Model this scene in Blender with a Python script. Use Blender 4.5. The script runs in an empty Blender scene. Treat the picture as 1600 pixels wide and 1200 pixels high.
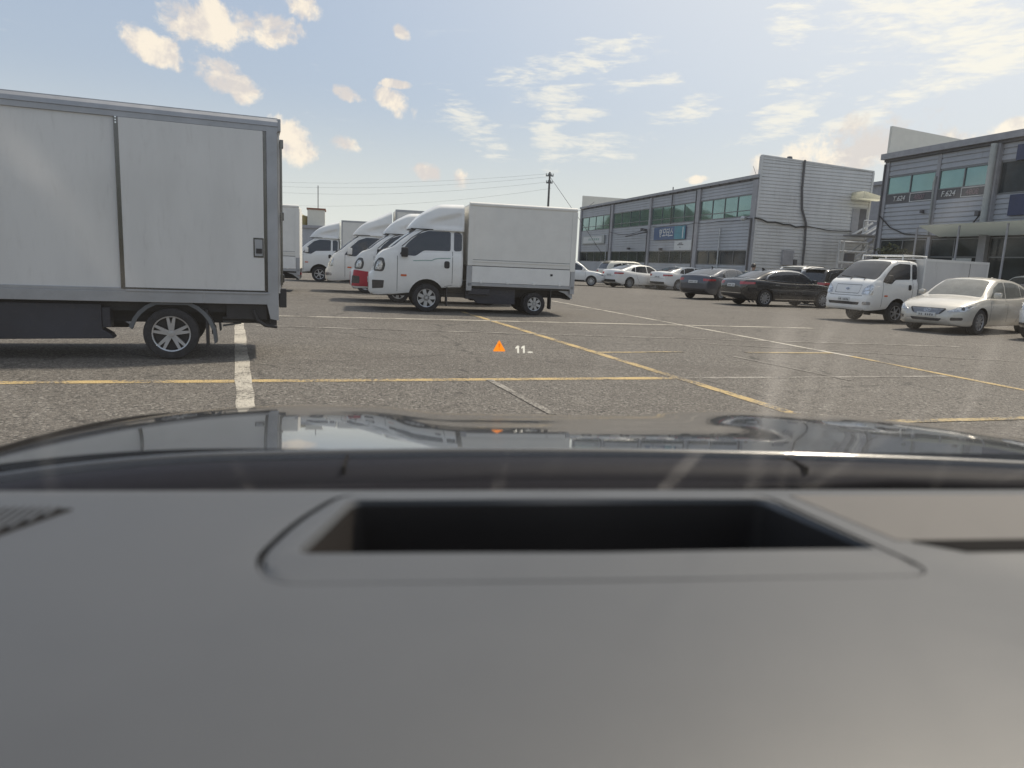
import bpy, bmesh, math, random
import numpy as np
from mathutils import Vector, Matrix
from mathutils.bvhtree import BVHTree

random.seed(7)
scene = bpy.context.scene
COL = scene.collection
R = math.radians
PI = math.pi

# ---------------------------------------------------------------- camera
CAM_H = 1.36
cam_data = bpy.data.cameras.new('camera')
cam = bpy.data.objects.new('camera', cam_data)
COL.objects.link(cam)
cam.matrix_world = Matrix.Translation((0, 0, CAM_H)) @ Matrix.Rotation(R(90 - 9.7), 4, 'X') @ Matrix.Rotation(R(2.6), 4, 'Z')
cam_data.sensor_width = 36.0
cam_data.lens = 36.0 * 1109.0 / 1600.0
cam_data.clip_start = 0.02
cam_data.clip_end = 4000
cam_data.dof.use_dof = True
cam_data.dof.focus_distance = 17.0
cam_data.dof.aperture_fstop = 5.6
scene.camera = cam

# ---------------------------------------------------------------- view
scene.view_settings.view_transform = 'Standard'
scene.view_settings.look = 'None'
scene.view_settings.gamma = 1.0
scene.view_settings.exposure = 0.58
scene.view_settings.use_curve_mapping = False

# ---------------------------------------------------------------- sun
SUN_AZ, SUN_EL = 50.0, 56.0          # degrees to the right of straight ahead, above the horizon
sun_data = bpy.data.lights.new('sun', 'SUN')
sun_data.energy = 2.6
sun_data.angle = R(4.0)
sun_data.color = (1.0, 0.88, 0.72)
sun = bpy.data.objects.new('sun', sun_data)
COL.objects.link(sun)
SD = Vector((math.sin(R(SUN_AZ)) * math.cos(R(SUN_EL)), math.cos(R(SUN_AZ)) * math.cos(R(SUN_EL)), math.sin(R(SUN_EL))))
sun.rotation_euler = SD.to_track_quat('Z', 'Y').to_euler()


class NT:
    """tiny node-graph helper"""
    def __init__(self, tree):
        self.t = tree
        self.n = tree.nodes
        self.l = tree.links

    def node(self, typ, **kw):
        nd = self.n.new(typ)
        for k, v in kw.items():
            setattr(nd, k, v)
        return nd

    def put(self, sock, v):
        if isinstance(v, bpy.types.NodeSocket):
            self.l.new(v, sock)
        else:
            sock.default_value = v

    def math(self, op, a, b=None, c=None, clamp=False):
        nd = self.node('ShaderNodeMath', operation=op, use_clamp=clamp)
        self.put(nd.inputs[0], a)
        if b is not None:
            self.put(nd.inputs[1], b)
        if c is not None:
            self.put(nd.inputs[2], c)
        return nd.outputs[0]

    def vmath(self, op, a, b=None):
        nd = self.node('ShaderNodeVectorMath', operation=op)
        self.put(nd.inputs[0], a)
        if b is not None:
            self.put(nd.inputs[1], b)
        return nd.outputs['Value'] if op in ('DOT_PRODUCT', 'LENGTH', 'DISTANCE') else nd.outputs['Vector']

    def noise(self, vec, scale, detail=4, rough=0.55, dist=0.0):
        nd = self.node('ShaderNodeTexNoise')
        nd.inputs['Scale'].default_value = scale
        nd.inputs['Detail'].default_value = detail
        nd.inputs['Roughness'].default_value = rough
        nd.inputs['Distortion'].default_value = dist
        if vec is not None:
            self.l.new(vec, nd.inputs['Vector'])
        return nd.outputs[0]

    def smooth(self, v, a, b, lo=0.0, hi=1.0):
        nd = self.node('ShaderNodeMapRange', interpolation_type='SMOOTHSTEP')
        self.put(nd.inputs[0], v)
        nd.inputs[1].default_value = a
        nd.inputs[2].default_value = b
        nd.inputs[3].default_value = lo
        nd.inputs[4].default_value = hi
        return nd.outputs[0]

    def lin(self, v, a, b, lo, hi):
        nd = self.node('ShaderNodeMapRange')
        self.put(nd.inputs[0], v)
        for i, q in zip((1, 2, 3, 4), (a, b, lo, hi)):
            nd.inputs[i].default_value = q
        return nd.outputs[0]

    def mix(self, f, a, b, blend='MIX'):
        nd = self.node('ShaderNodeMix', data_type='RGBA', blend_type=blend)
        self.put(nd.inputs[0], f)
        for i, v in ((6, a), (7, b)):
            if isinstance(v, bpy.types.NodeSocket):
                self.l.new(v, nd.inputs[i])
            else:
                nd.inputs[i].default_value = (*v[:3], 1)
        return nd.outputs[2]


# ---------------------------------------------------------------- sky
world = bpy.data.worlds.new('World')
scene.world = world
world.use_nodes = True
W = NT(world.node_tree)
W.n.clear()
w_out = W.node('ShaderNodeOutputWorld')
w_bg = W.node('ShaderNodeBackground')
w_bg.inputs['Strength'].default_value = 0.10
W.l.new(w_bg.outputs[0], w_out.inputs[0])
sky_tex = W.node('ShaderNodeTexSky', sky_type='NISHITA')
sky_tex.sun_disc = False
sky_tex.sun_elevation = R(SUN_EL)
sky_tex.sun_rotation = R(SUN_AZ)
sky_tex.air_density = 1.0
sky_tex.dust_density = 3.5
sky_tex.ozone_density = 1.4
tc = W.node('ShaderNodeTexCoord')
DIR = tc.outputs['Generated']
sepw = W.node('ShaderNodeSeparateXYZ')
W.l.new(DIR, sepw.inputs[0])
DZ = sepw.outputs[2]
# a thin veil of high haze over the whole dome, thicker towards the horizon all round
veil = W.smooth(DZ, 0.0, 0.45, 0.75, 0.45)
base = W.mix(veil, sky_tex.outputs[0], (3.55, 3.95, 4.55))
hz = W.smooth(DZ, -0.02, 0.22, 0.85, 0.0)
base = W.mix(hz, base, (5.9, 5.95, 5.4))
SUNDOT = W.vmath('DOT_PRODUCT', DIR, tuple(SD))
base = W.mix(W.smooth(SUNDOT, 0.40, 1.0, 0.0, 0.65), base, (6.6, 6.3, 5.7))


def px_dir(x, y):
    d = cam.matrix_world.to_3x3() @ Vector(((x - 800) / 1109.0, (600 - y) / 1109.0, -1.0))
    return d.normalized()


n_big = W.noise(DIR, 9.0, 6, 0.62, 0.3)
n_fine = W.noise(DIR, 26.0, 6, 0.65, 0.2)
streak_vec = W.vmath('MULTIPLY', DIR, (1.0, 1.0, 4.5))
n_str = W.noise(streak_vec, 13.0, 7, 0.66, 0.5)
n_ripple = W.noise(streak_vec, 46.0, 4, 0.6, 0.2)


def blob(x, y, rx, ry, ang=0.0):
    """soft elliptical field round a direction of the sky: 1 in the middle, 0 on the rim"""
    c = px_dir(x, y)
    rt = (px_dir(x + 10, y) - px_dir(x - 10, y)).normalized()
    up = (px_dir(x, y - 10) - px_dir(x, y + 10)).normalized()
    a = R(ang)
    e1 = rt * math.cos(a) + up * math.sin(a)
    e2 = up * math.cos(a) - rt * math.sin(a)
    e1 = (e1 - c * e1.dot(c)) / (rx / 1109.0)
    e2 = (e2 - c * e2.dot(c)) / (ry / 1109.0)
    u = W.vmath('DOT_PRODUCT', DIR, tuple(e1))
    v = W.vmath('DOT_PRODUCT', DIR, tuple(e2))
    s = W.math('MULTIPLY_ADD', u, u, W.math('MULTIPLY', v, v))
    f = W.math('SUBTRACT', 1.0, s)
    front = W.math('GREATER_THAN', W.vmath('DOT_PRODUCT', DIR, tuple(c)), 0.3)
    return W.math('MULTIPLY', W.math('MAXIMUM', f, -1.0), front)


def union(lst):
    r = lst[0]
    for q in lst[1:]:
        r = W.math('MAXIMUM', r, q)
    return r


cumulus = union([blob(b[0], b[1], b[2] * 0.86, b[3] * 0.86, b[4]) for b in [
    (315, 32, 75, 48, 0), (415, 42, 72, 34, 0), (240, 74, 58, 30, -15), (350, 120, 78, 30, -22), (470, 8, 45, 26, -20),
    (462, 222, 62, 40, -25), (536, 226, 36, 20, -12), (545, 148, 34, 16, -20), (612, 158, 44, 22, -30),
    (665, 270, 34, 19, -10), (722, 282, 24, 22, 0), (628, 50, 20, 14, -40), (615, 131, 34, 9, 0),
    (1320, 238, 110, 62, 10), (1400, 225, 90, 58, 0), (1190, 262, 34, 22, 0), (1450, 240, 90, 50, 0), (1575, 212, 70, 30, 15), (1090, 280, 26, 9, 0),
]])
cumulus_d = W.math('ADD', cumulus, W.math('MULTIPLY_ADD', n_big, 1.5, -0.85))
cumulus_d = W.math('ADD', cumulus_d, W.math('MULTIPLY_ADD', n_fine, 3.0, -1.5))
cum_a = W.math('MULTIPLY', W.smooth(cumulus_d, 0.10, 0.80), 0.95)
cirrus = union([blob(*b) for b in [
    (880, 105, 170, 36, 10), (870, 150, 90, 30, 0), (725, 178, 60, 40, -30), (1070, 172, 90, 22, 2), (930, 232, 90, 32, 0), (860, 215, 40, 55, 0),
    (770, 232, 50, 26, -20), (915, 178, 50, 16, 0), (1240, 160, 70, 20, 8), (1210, 198, 80, 28, 12), (1330, 188, 90, 18, 15), (1290, 118, 130, 20, 8),
    (1480, 42, 170, 70, -8), (1400, 10, 120, 40, 0), (1560, 70, 110, 50, 0), (1240, 30, 40, 50, 60), (1440, 135, 110, 22, 8), (1000, 130, 90, 14, 4),
]])
cir_d = W.math('ADD', cirrus, W.math('MULTIPLY_ADD', n_str, 3.4, -2.0))
cir_d = W.math('ADD', cir_d, W.math('MULTIPLY_ADD', n_ripple, 1.5, -0.75))
cir_a = W.math('MULTIPLY', W.smooth(cir_d, 0.1, 1.1), 0.85)
# scattered thin cloud everywhere else, the same kind all round the dome
wide = W.math('MULTIPLY', W.smooth(n_str, 0.60, 0.80), 0.30)
n_lit = W.noise(W.vmath('ADD', DIR, tuple(SD * 0.035)), 9.0, 6, 0.62, 0.3)
shade = W.smooth(W.math('SUBTRACT', n_big, n_lit), -0.06, 0.09)
glow = W.smooth(W.vmath('DOT_PRODUCT', DIR, tuple(SD)), 0.45, 0.97)
cum_col = W.mix(glow, W.mix(shade, (5.0, 4.6, 4.4), (6.9, 6.1, 5.1)), W.mix(shade, (5.4, 5.1, 4.8), (7.4, 7.0, 6.1)))
skyc = W.mix(wide, base, (5.6, 5.6, 5.4))
skyc = W.mix(cir_a, skyc, W.mix(glow, (6.0, 5.8, 5.3), (7.6, 7.1, 6.1)))
skyc = W.mix(cum_a, skyc, cum_col)
W.l.new(skyc, w_bg.inputs['Color'])

# ---------------------------------------------------------------- materials
MATS = {}


def mat(name, col, rough=0.5, metal=0.0, spec=0.5, coat=0.0, coat_rough=0.05, var=0.06, vscale=3.0, bump=0.0, bscale=40.0,
        emit=None, estr=0.0, grime=0.0, stretch=None):
    if name in MATS:
        return MATS[name]
    m = bpy.data.materials.new(name)
    m.use_nodes = True
    N = NT(m.node_tree)
    b = N.n['Principled BSDF']
    b.inputs['Roughness'].default_value = rough
    b.inputs['Metallic'].default_value = metal
    b.inputs['Specular IOR Level'].default_value = spec
    b.inputs['Coat Weight'].default_value = coat
    b.inputs['Coat Roughness'].default_value = coat_rough
    tcn = N.node('ShaderNodeTexCoord')
    vec = tcn.outputs['Object']
    if stretch:
        vec = N.vmath('MULTIPLY', vec, stretch)
    n1 = N.noise(vec, vscale, 5, 0.6)
    dark = tuple(c * (1 - var * 2.2) for c in col)
    lite = tuple(min(1, c * (1 + var)) for c in col)
    c = N.mix(N.smooth(n1, 0.3, 0.7), dark, lite)
    if grime > 0:
        n2 = N.noise(vec, vscale * 5, 6, 0.7, 0.4)
        c = N.mix(N.math('MULTIPLY', N.smooth(n2, 0.52, 0.75), grime), c, (0.12, 0.10, 0.08))
    N.l.new(c, b.inputs['Base Color'])
    N.l.new(N.lin(n1, 0.2, 0.8, max(0, rough - 0.05), min(1, rough + 0.06)), b.inputs['Roughness'])
    if bump > 0:
        bn = N.node('ShaderNodeBump')
        bn.inputs['Strength'].default_value = bump
        bn.inputs['Distance'].default_value = 0.01
        N.l.new(N.noise(vec, bscale, 3, 0.6), bn.inputs['Height'])
        N.l.new(bn.outputs[0], b.inputs['Normal'])
    if emit:
        b.inputs['Emission Color'].default_value = (*emit, 1)
        b.inputs['Emission Strength'].default_value = estr
    MATS[name] = m
    return m


M_white = mat('white_paint', (0.80, 0.80, 0.78), 0.35, coat=0.6, coat_rough=0.06, var=0.02, grime=0.07)
M_cream = mat('cream_paint', (0.70, 0.68, 0.60), 0.35, coat=0.5, var=0.02, grime=0.05)
M_panel = mat('white_box_panel', (0.66, 0.66, 0.65), 0.30, coat=0.6, coat_rough=0.07, var=0.02, bump=0.30, bscale=2.6, grime=0.10, stretch=(1, 1, 0.22))
M_panel2 = mat('white_frp_panel', (0.76, 0.75, 0.71), 0.42, var=0.02, grime=0.06, bump=0.05, bscale=3)
M_alu = mat('brushed_aluminium', (0.42, 0.43, 0.45), 0.42, metal=0.55, var=0.05, grime=0.12)
M_steel = mat('stainless_strip', (0.17, 0.165, 0.16), 0.2, metal=1.0, var=0.05)
M_dark = mat('black_plastic', (0.022, 0.022, 0.026), 0.55, var=0.15, grime=0.1)
M_skirt = mat('dark_battery_cover', (0.035, 0.037, 0.05), 0.5, var=0.1, grime=0.25)
M_guard = mat('grey_mudguard', (0.13, 0.14, 0.15), 0.6, var=0.1, grime=0.3)
M_tyre = mat('tyre_rubber', (0.028, 0.028, 0.032), 0.85, var=0.2, vscale=12, bump=0.3, bscale=120, grime=0.15)
M_rim = mat('silver_alloy', (0.55, 0.56, 0.58), 0.32, metal=0.7, var=0.05, grime=0.1)
M_rimdark = mat('dark_wheel_barrel', (0.04, 0.04, 0.045), 0.5, metal=0.3)
M_glass = mat('tinted_car_glass', (0.014, 0.018, 0.026), 0.02, spec=0.95, var=0.1, bump=0.05, bscale=3)
M_glass2 = mat('bright_reflection_glass', (0.17, 0.175, 0.165), 0.03, spec=0.8, var=0.1)  # pale base colour stands in for bright sky reflection and a light interior
M_black = mat('black_paint', (0.006, 0.007, 0.012), 0.25, coat=1.0, coat_rough=0.03, var=0.1)
M_blue = mat('blue_grey_paint', (0.055, 0.065, 0.09), 0.3, metal=0.35, coat=1.0, coat_rough=0.04, var=0.05)
M_chrome = mat('chrome', (0.75, 0.75, 0.75), 0.1, metal=1.0, var=0.02)
M_redpaint = mat('red_paint', (0.45, 0.015, 0.045), 0.35, coat=0.6, var=0.04)
M_redlamp = mat('red_lamp', (0.42, 0.02, 0.03), 0.12, spec=0.7, coat=0.6, var=0.05)
M_amber = mat('amber_lens', (0.65, 0.14, 0.05), 0.2, var=0.05)
M_lamp = mat('clear_lamp', (0.62, 0.63, 0.64), 0.08, metal=0.6, var=0.25, vscale=25)
M_lampdark = mat('dark_lamp_bezel', (0.05, 0.05, 0.055), 0.15, coat=0.7, var=0.2)
M_plate = mat('plate_white', (0.62, 0.63, 0.62), 0.45, var=0.03)
M_ink = mat('plate_ink', (0.05, 0.05, 0.06), 0.5)
M_greenline = mat('green_pinstripe', (0.30, 0.42, 0.38), 0.4)
M_seam = mat('panel_gap', (0.10, 0.10, 0.10), 0.8)
M_grille = mat('grille_mesh', (0.05, 0.05, 0.055), 0.35, metal=0.4, var=0.4, vscale=60, stretch=(1, 1, 3))


def asphalt_nodes(N):
    g = N.node('ShaderNodeNewGeometry')
    P = g.outputs['Position']
    v = N.node('ShaderNodeTexVoronoi')
    v.inputs['Scale'].default_value = 95.0
    N.l.new(P, v.inputs['Vector'])
    v2 = N.node('ShaderNodeTexVoronoi')
    v2.inputs['Scale'].default_value = 48.0
    N.l.new(P, v2.inputs['Vector'])
    big = N.noise(P, 0.35, 5, 0.6)
    mid = N.noise(P, 2.3, 5, 0.65)
    c = N.mix(N.smooth(big, 0.3, 0.7), (0.104, 0.094, 0.084), (0.146, 0.133, 0.119))
    c = N.mix(N.smooth(mid, 0.35, 0.75), c, (0.128, 0.117, 0.104))
    sep = N.node('ShaderNodeSeparateColor')
    N.l.new(v.outputs['Color'], sep.inputs[0])
    st = sep.outputs[0]
    c = N.mix(N.smooth(st, 0.0, 1.0, 0.0, 0.85), N.mix(0.50, c, (0.014, 0.012, 0.012)), N.mix(0.42, c, (0.27, 0.25, 0.22)))
    sep2 = N.node('ShaderNodeSeparateColor')
    N.l.new(v2.outputs['Color'], sep2.inputs[0])
    c = N.mix(N.smooth(sep2.outputs[1], 0.80, 0.97, 0.0, 0.7), c, (0.30, 0.285, 0.26))
    c = N.mix(N.smooth(sep2.outputs[2], 0.80, 0.97, 0.0, 0.8), c, (0.02, 0.02, 0.02))
    stain = N.noise(N.vmath('MULTIPLY', P, (0.25, 0.9, 1)), 0.7, 5, 0.6, 0.6)
    c = N.mix(N.smooth(stain, 0.58, 0.78, 0.0, 0.35), c, (0.045, 0.042, 0.04))
    # rolling bands, oil drips and patched areas
    band = N.noise(N.vmath('MULTIPLY', N.vmath('ADD', P, (3.0, 1.0, 0.0)), (0.10, 0.75, 1)), 1.0, 4, 0.6, 0.8)
    c = N.mix(N.smooth(band, 0.50, 0.72, 0.0, 0.45), c, (0.075, 0.066, 0.058))
    drip = N.noise(P, 1.15, 3, 0.5, 0.3)
    c = N.mix(N.smooth(drip, 0.66, 0.78, 0.0, 0.55), c, (0.03, 0.028, 0.027))
    ck = N.node('ShaderNodeTexVoronoi', feature='DISTANCE_TO_EDGE')
    ck.inputs['Scale'].default_value = 0.28
    wob = N.node('ShaderNodeTexNoise')
    wob.inputs['Scale'].default_value = 1.5
    N.l.new(P, wob.inputs['Vector'])
    N.l.new(N.vmath('ADD', P, N.vmath('MULTIPLY', wob.outputs['Color'], (0.7, 0.7, 0.0))), ck.inputs['Vector'])
    c = N.mix(N.math('MULTIPLY', N.smooth(ck.outputs['Distance'], 0.0, 0.012, 0.7, 0.0), N.smooth(mid, 0.42, 0.6)), c, (0.025, 0.023, 0.022))
    h = N.math('MULTIPLY_ADD', v.outputs['Distance'], -0.6, N.math('MULTIPLY', v2.outputs['Distance'], -0.8))
    bn = N.node('ShaderNodeBump')
    bn.inputs['Strength'].default_value = 0.75
    bn.inputs['Distance'].default_value = 0.012
    N.l.new(h, bn.inputs['Height'])
    return P, c, bn.outputs[0], mid


def ground_mat():
    m = bpy.data.materials.new('asphalt')
    m.use_nodes = True
    N = NT(m.node_tree)
    b = N.n['Principled BSDF']
    P, c, nrm, _ = asphalt_nodes(N)
    N.l.new(c, b.inputs['Base Color'])
    N.l.new(nrm, b.inputs['Normal'])
    b.inputs['Roughness'].default_value = 0.85
    return m


def line_mat(name, col, wear):
    m = bpy.data.materials.new(name)
    m.use_nodes = True
    N = NT(m.node_tree)
    b = N.n['Principled BSDF']
    P, c, nrm, mid = asphalt_nodes(N)
    n1 = N.noise(P, 26.0, 5, 0.75)
    n2 = N.noise(P, 1.6, 4, 0.6)
    k = N.math('ADD', N.math('MULTIPLY', n1, 1.0), N.math('MULTIPLY', n2, 0.8))
    f = N.smooth(k, 0.62 + wear * 0.5, 0.86 + wear * 0.5)
    N.l.new(N.mix(f, c, col), b.inputs['Base Color'])
    N.l.new(nrm, b.inputs['Normal'])
    b.inputs['Roughness'].default_value = 0.8
    return m


M_ground = ground_mat()
M_lwhite = line_mat('worn_white_paint', (0.48, 0.45, 0.39), 0.20)
M_lfaint = line_mat('faded_white_paint', (0.34, 0.32, 0.29), 0.38)
M_lyellow = line_mat('worn_yellow_paint', (0.50, 0.37, 0.17), 0.24)
M_lyfaint = line_mat('faded_yellow_paint', (0.44, 0.34, 0.17), 0.32)


# ---------------------------------------------------------------- mesh helpers
def link(o, parent=None):
    COL.objects.link(o)
    if parent is not None:
        o.parent = parent
    return o


def thing(name, label, cat, loc=(0, 0, 0), rz=0.0, group=None, scale=1.0):
    o = bpy.data.objects.new(name, None)
    o.empty_display_size = 0.2
    o.location = loc
    o.rotation_euler = (0, 0, rz)
    o.scale = (scale,) * 3
    tag(o, label, cat, group)
    return link(o)


def tag(o, label=None, cat=None, group=None, kind=None):
    if label:
        o['label'] = label
    if cat:
        o['category'] = cat
    if group:
        o['group'] = group
    if kind:
        o['kind'] = kind
    return o


class MB:
    def __init__(self):
        self.v = []
        self.f = []

    def add(self, vs, fs):
        k = len(self.v)
        self.v += [tuple(p) for p in vs]
        self.f += [tuple(i + k for i in q) for q in fs]
        return self

    def box(self, x0, x1, y0, y1, z0, z1, M=None):
        vs = [Vector((x, y, z)) for z in (z0, z1) for y in (y0, y1) for x in (x0, x1)]
        if M is not None:
            vs = [M @ q for q in vs]
        return self.add(vs, [(0, 2, 3, 1), (4, 5, 7, 6), (0, 1, 5, 4), (2, 6, 7, 3), (0, 4, 6, 2), (1, 3, 7, 5)])

    def tube(self, pts, r, n=8, cap=True):
        pts = [Vector(p) for p in pts]
        rs = r if isinstance(r, (list, tuple)) else [r] * len(pts)
        k = len(self.v)
        prev = None
        for i, p in enumerate(pts):
            t = (pts[min(i + 1, len(pts) - 1)] - pts[max(i - 1, 0)]).normalized()
            a = t.cross(Vector((0, 0, 1)))
            if a.length < 1e-3:
                a = t.cross(Vector((1, 0, 0)))
            a.normalize()
            if prev is not None and a.dot(prev) < 0:
                a = -a
            prev = a
            b = t.cross(a)
            for j in range(n):
                w = 2 * PI * j / n
                self.v.append(tuple(p + (a * math.cos(w) + b * math.sin(w)) * rs[i]))
        for i in range(len(pts) - 1):
            for j in range(n):
                self.f.append((k + i * n + j, k + i * n + (j + 1) % n, k + (i + 1) * n + (j + 1) % n, k + (i + 1) * n + j))
        if cap:
            self.f.append(tuple(k + j for j in range(n))[::-1])
            self.f.append(tuple(k + (len(pts) - 1) * n + j for j in range(n)))
        return self

    def lathe(self, prof, n=32, axis='Y', c=(0, 0, 0), closed=False):
        """prof: (radius, along-axis) pairs"""
        k = len(self.v)
        m = len(prof)
        for j in range(n):
            w = 2 * PI * j / n
            for (r, a) in prof:
                x, z = r * math.cos(w), r * math.sin(w)
                p = (x, a, z) if axis == 'Y' else ((x, z, a) if axis == 'Z' else (a, x, z))
                self.v.append((p[0] + c[0], p[1] + c[1], p[2] + c[2]))
        for j in range(n):
            j2 = (j + 1) % n
            for i in range(m - 1 if not closed else m):
                i2 = (i + 1) % m
                self.f.append((k + j * m + i, k + j2 * m + i, k + j2 * m + i2, k + j * m + i2))
        return self

    def prism(self, poly, a0, a1, axis='Y'):
        """2-D polygon extruded along an axis; poly is (x,z) for Y, (x,y) for Z, (y,z) for X"""
        n = len(poly)
        k = len(self.v)
        for a in (a0, a1):
            for (p, q) in poly:
                self.v.append((p, a, q) if axis == 'Y' else ((p, q, a) if axis == 'Z' else (a, p, q)))
        self.f.append(tuple(k + i for i in range(n))[::-1])
        self.f.append(tuple(k + n + i for i in range(n)))
        for i in range(n):
            j = (i + 1) % n
            self.f.append((k + i, k + j, k + n + j, k + n + i))
        return self

    def mesh(self, name, smooth=None, merge=0.0, bevel=0.0):
        me = bpy.data.meshes.new(name)
        me.from_pydata(self.v, [], self.f)
        bm = bmesh.new()
        bm.from_mesh(me)
        if merge > 0:
            bmesh.ops.remove_doubles(bm, verts=bm.verts, dist=merge)
            bmesh.ops.dissolve_degenerate(bm, edges=bm.edges, dist=merge)
        bmesh.ops.recalc_face_normals(bm, faces=bm.faces)
        if bevel > 0:
            es = [e for e in bm.edges if len(e.link_faces) == 2 and e.calc_face_angle(0) > 0.5]
            bmesh.ops.bevel(bm, geom=es, offset=bevel, segments=2, affect='EDGES', profile=0.6)
        bm.to_mesh(me)
        bm.free()
        if smooth:
            for p in me.polygons:
                p.use_smooth = True
            me.set_sharp_from_angle(angle=R(smooth))
        return me

    def build(self, name, material, parent=None, smooth=None, merge=0.0, bevel=0.0):
        me = self.mesh(name, smooth, merge, bevel)
        me.materials.append(material)
        return link(bpy.data.objects.new(name, me), parent)


def copy_obj(o, parent):
    c = o.copy()
    COL.objects.link(c)
    c.parent = parent
    for ch in list(o.children):
        copy_obj(ch, c)
    return c


def pchip(xs, ys):
    xs = np.array(xs, float)
    ys = np.array(ys, float)
    h = np.diff(xs)
    d = np.diff(ys) / h
    m = np.zeros_like(xs)
    m[0], m[-1] = d[0], d[-1]
    for i in range(1, len(xs) - 1):
        if d[i - 1] * d[i] > 0:
            w1, w2 = 2 * h[i] + h[i - 1], h[i] + 2 * h[i - 1]
            m[i] = (w1 + w2) / (w1 / d[i - 1] + w2 / d[i])

    def f(x):
        if x <= xs[0]:
            return float(ys[0])
        if x >= xs[-1]:
            return float(ys[-1])
        i = int(np.searchsorted(xs, x) - 1)
        t = (x - xs[i]) / h[i]
        return float((2 * t**3 - 3 * t**2 + 1) * ys[i] + (t**3 - 2 * t**2 + t) * h[i] * m[i] + (-2 * t**3 + 3 * t**2) * ys[i + 1] + (t**3 - t**2) * h[i] * m[i + 1])
    return f


def curve(pts):
    pts = sorted(pts)
    return pchip([p[0] for p in pts], [p[1] for p in pts])


def roundpoly(pts, r, n=4):
    out = []
    m = len(pts)
    for i in range(m):
        p = Vector((*pts[i], 0))
        a = Vector((*pts[i - 1], 0)) - p
        b = Vector((*pts[(i + 1) % m], 0)) - p
        rr = min(r, a.length * 0.45, b.length * 0.45)
        p0, p1 = p + a.normalized() * rr, p + b.normalized() * rr
        for k in range(n + 1):
            t = k / n
            q = p0 * (1 - t)**2 + p * 2 * t * (1 - t) + p1 * t * t
            out.append((q.x, q.y))
    return out


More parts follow.
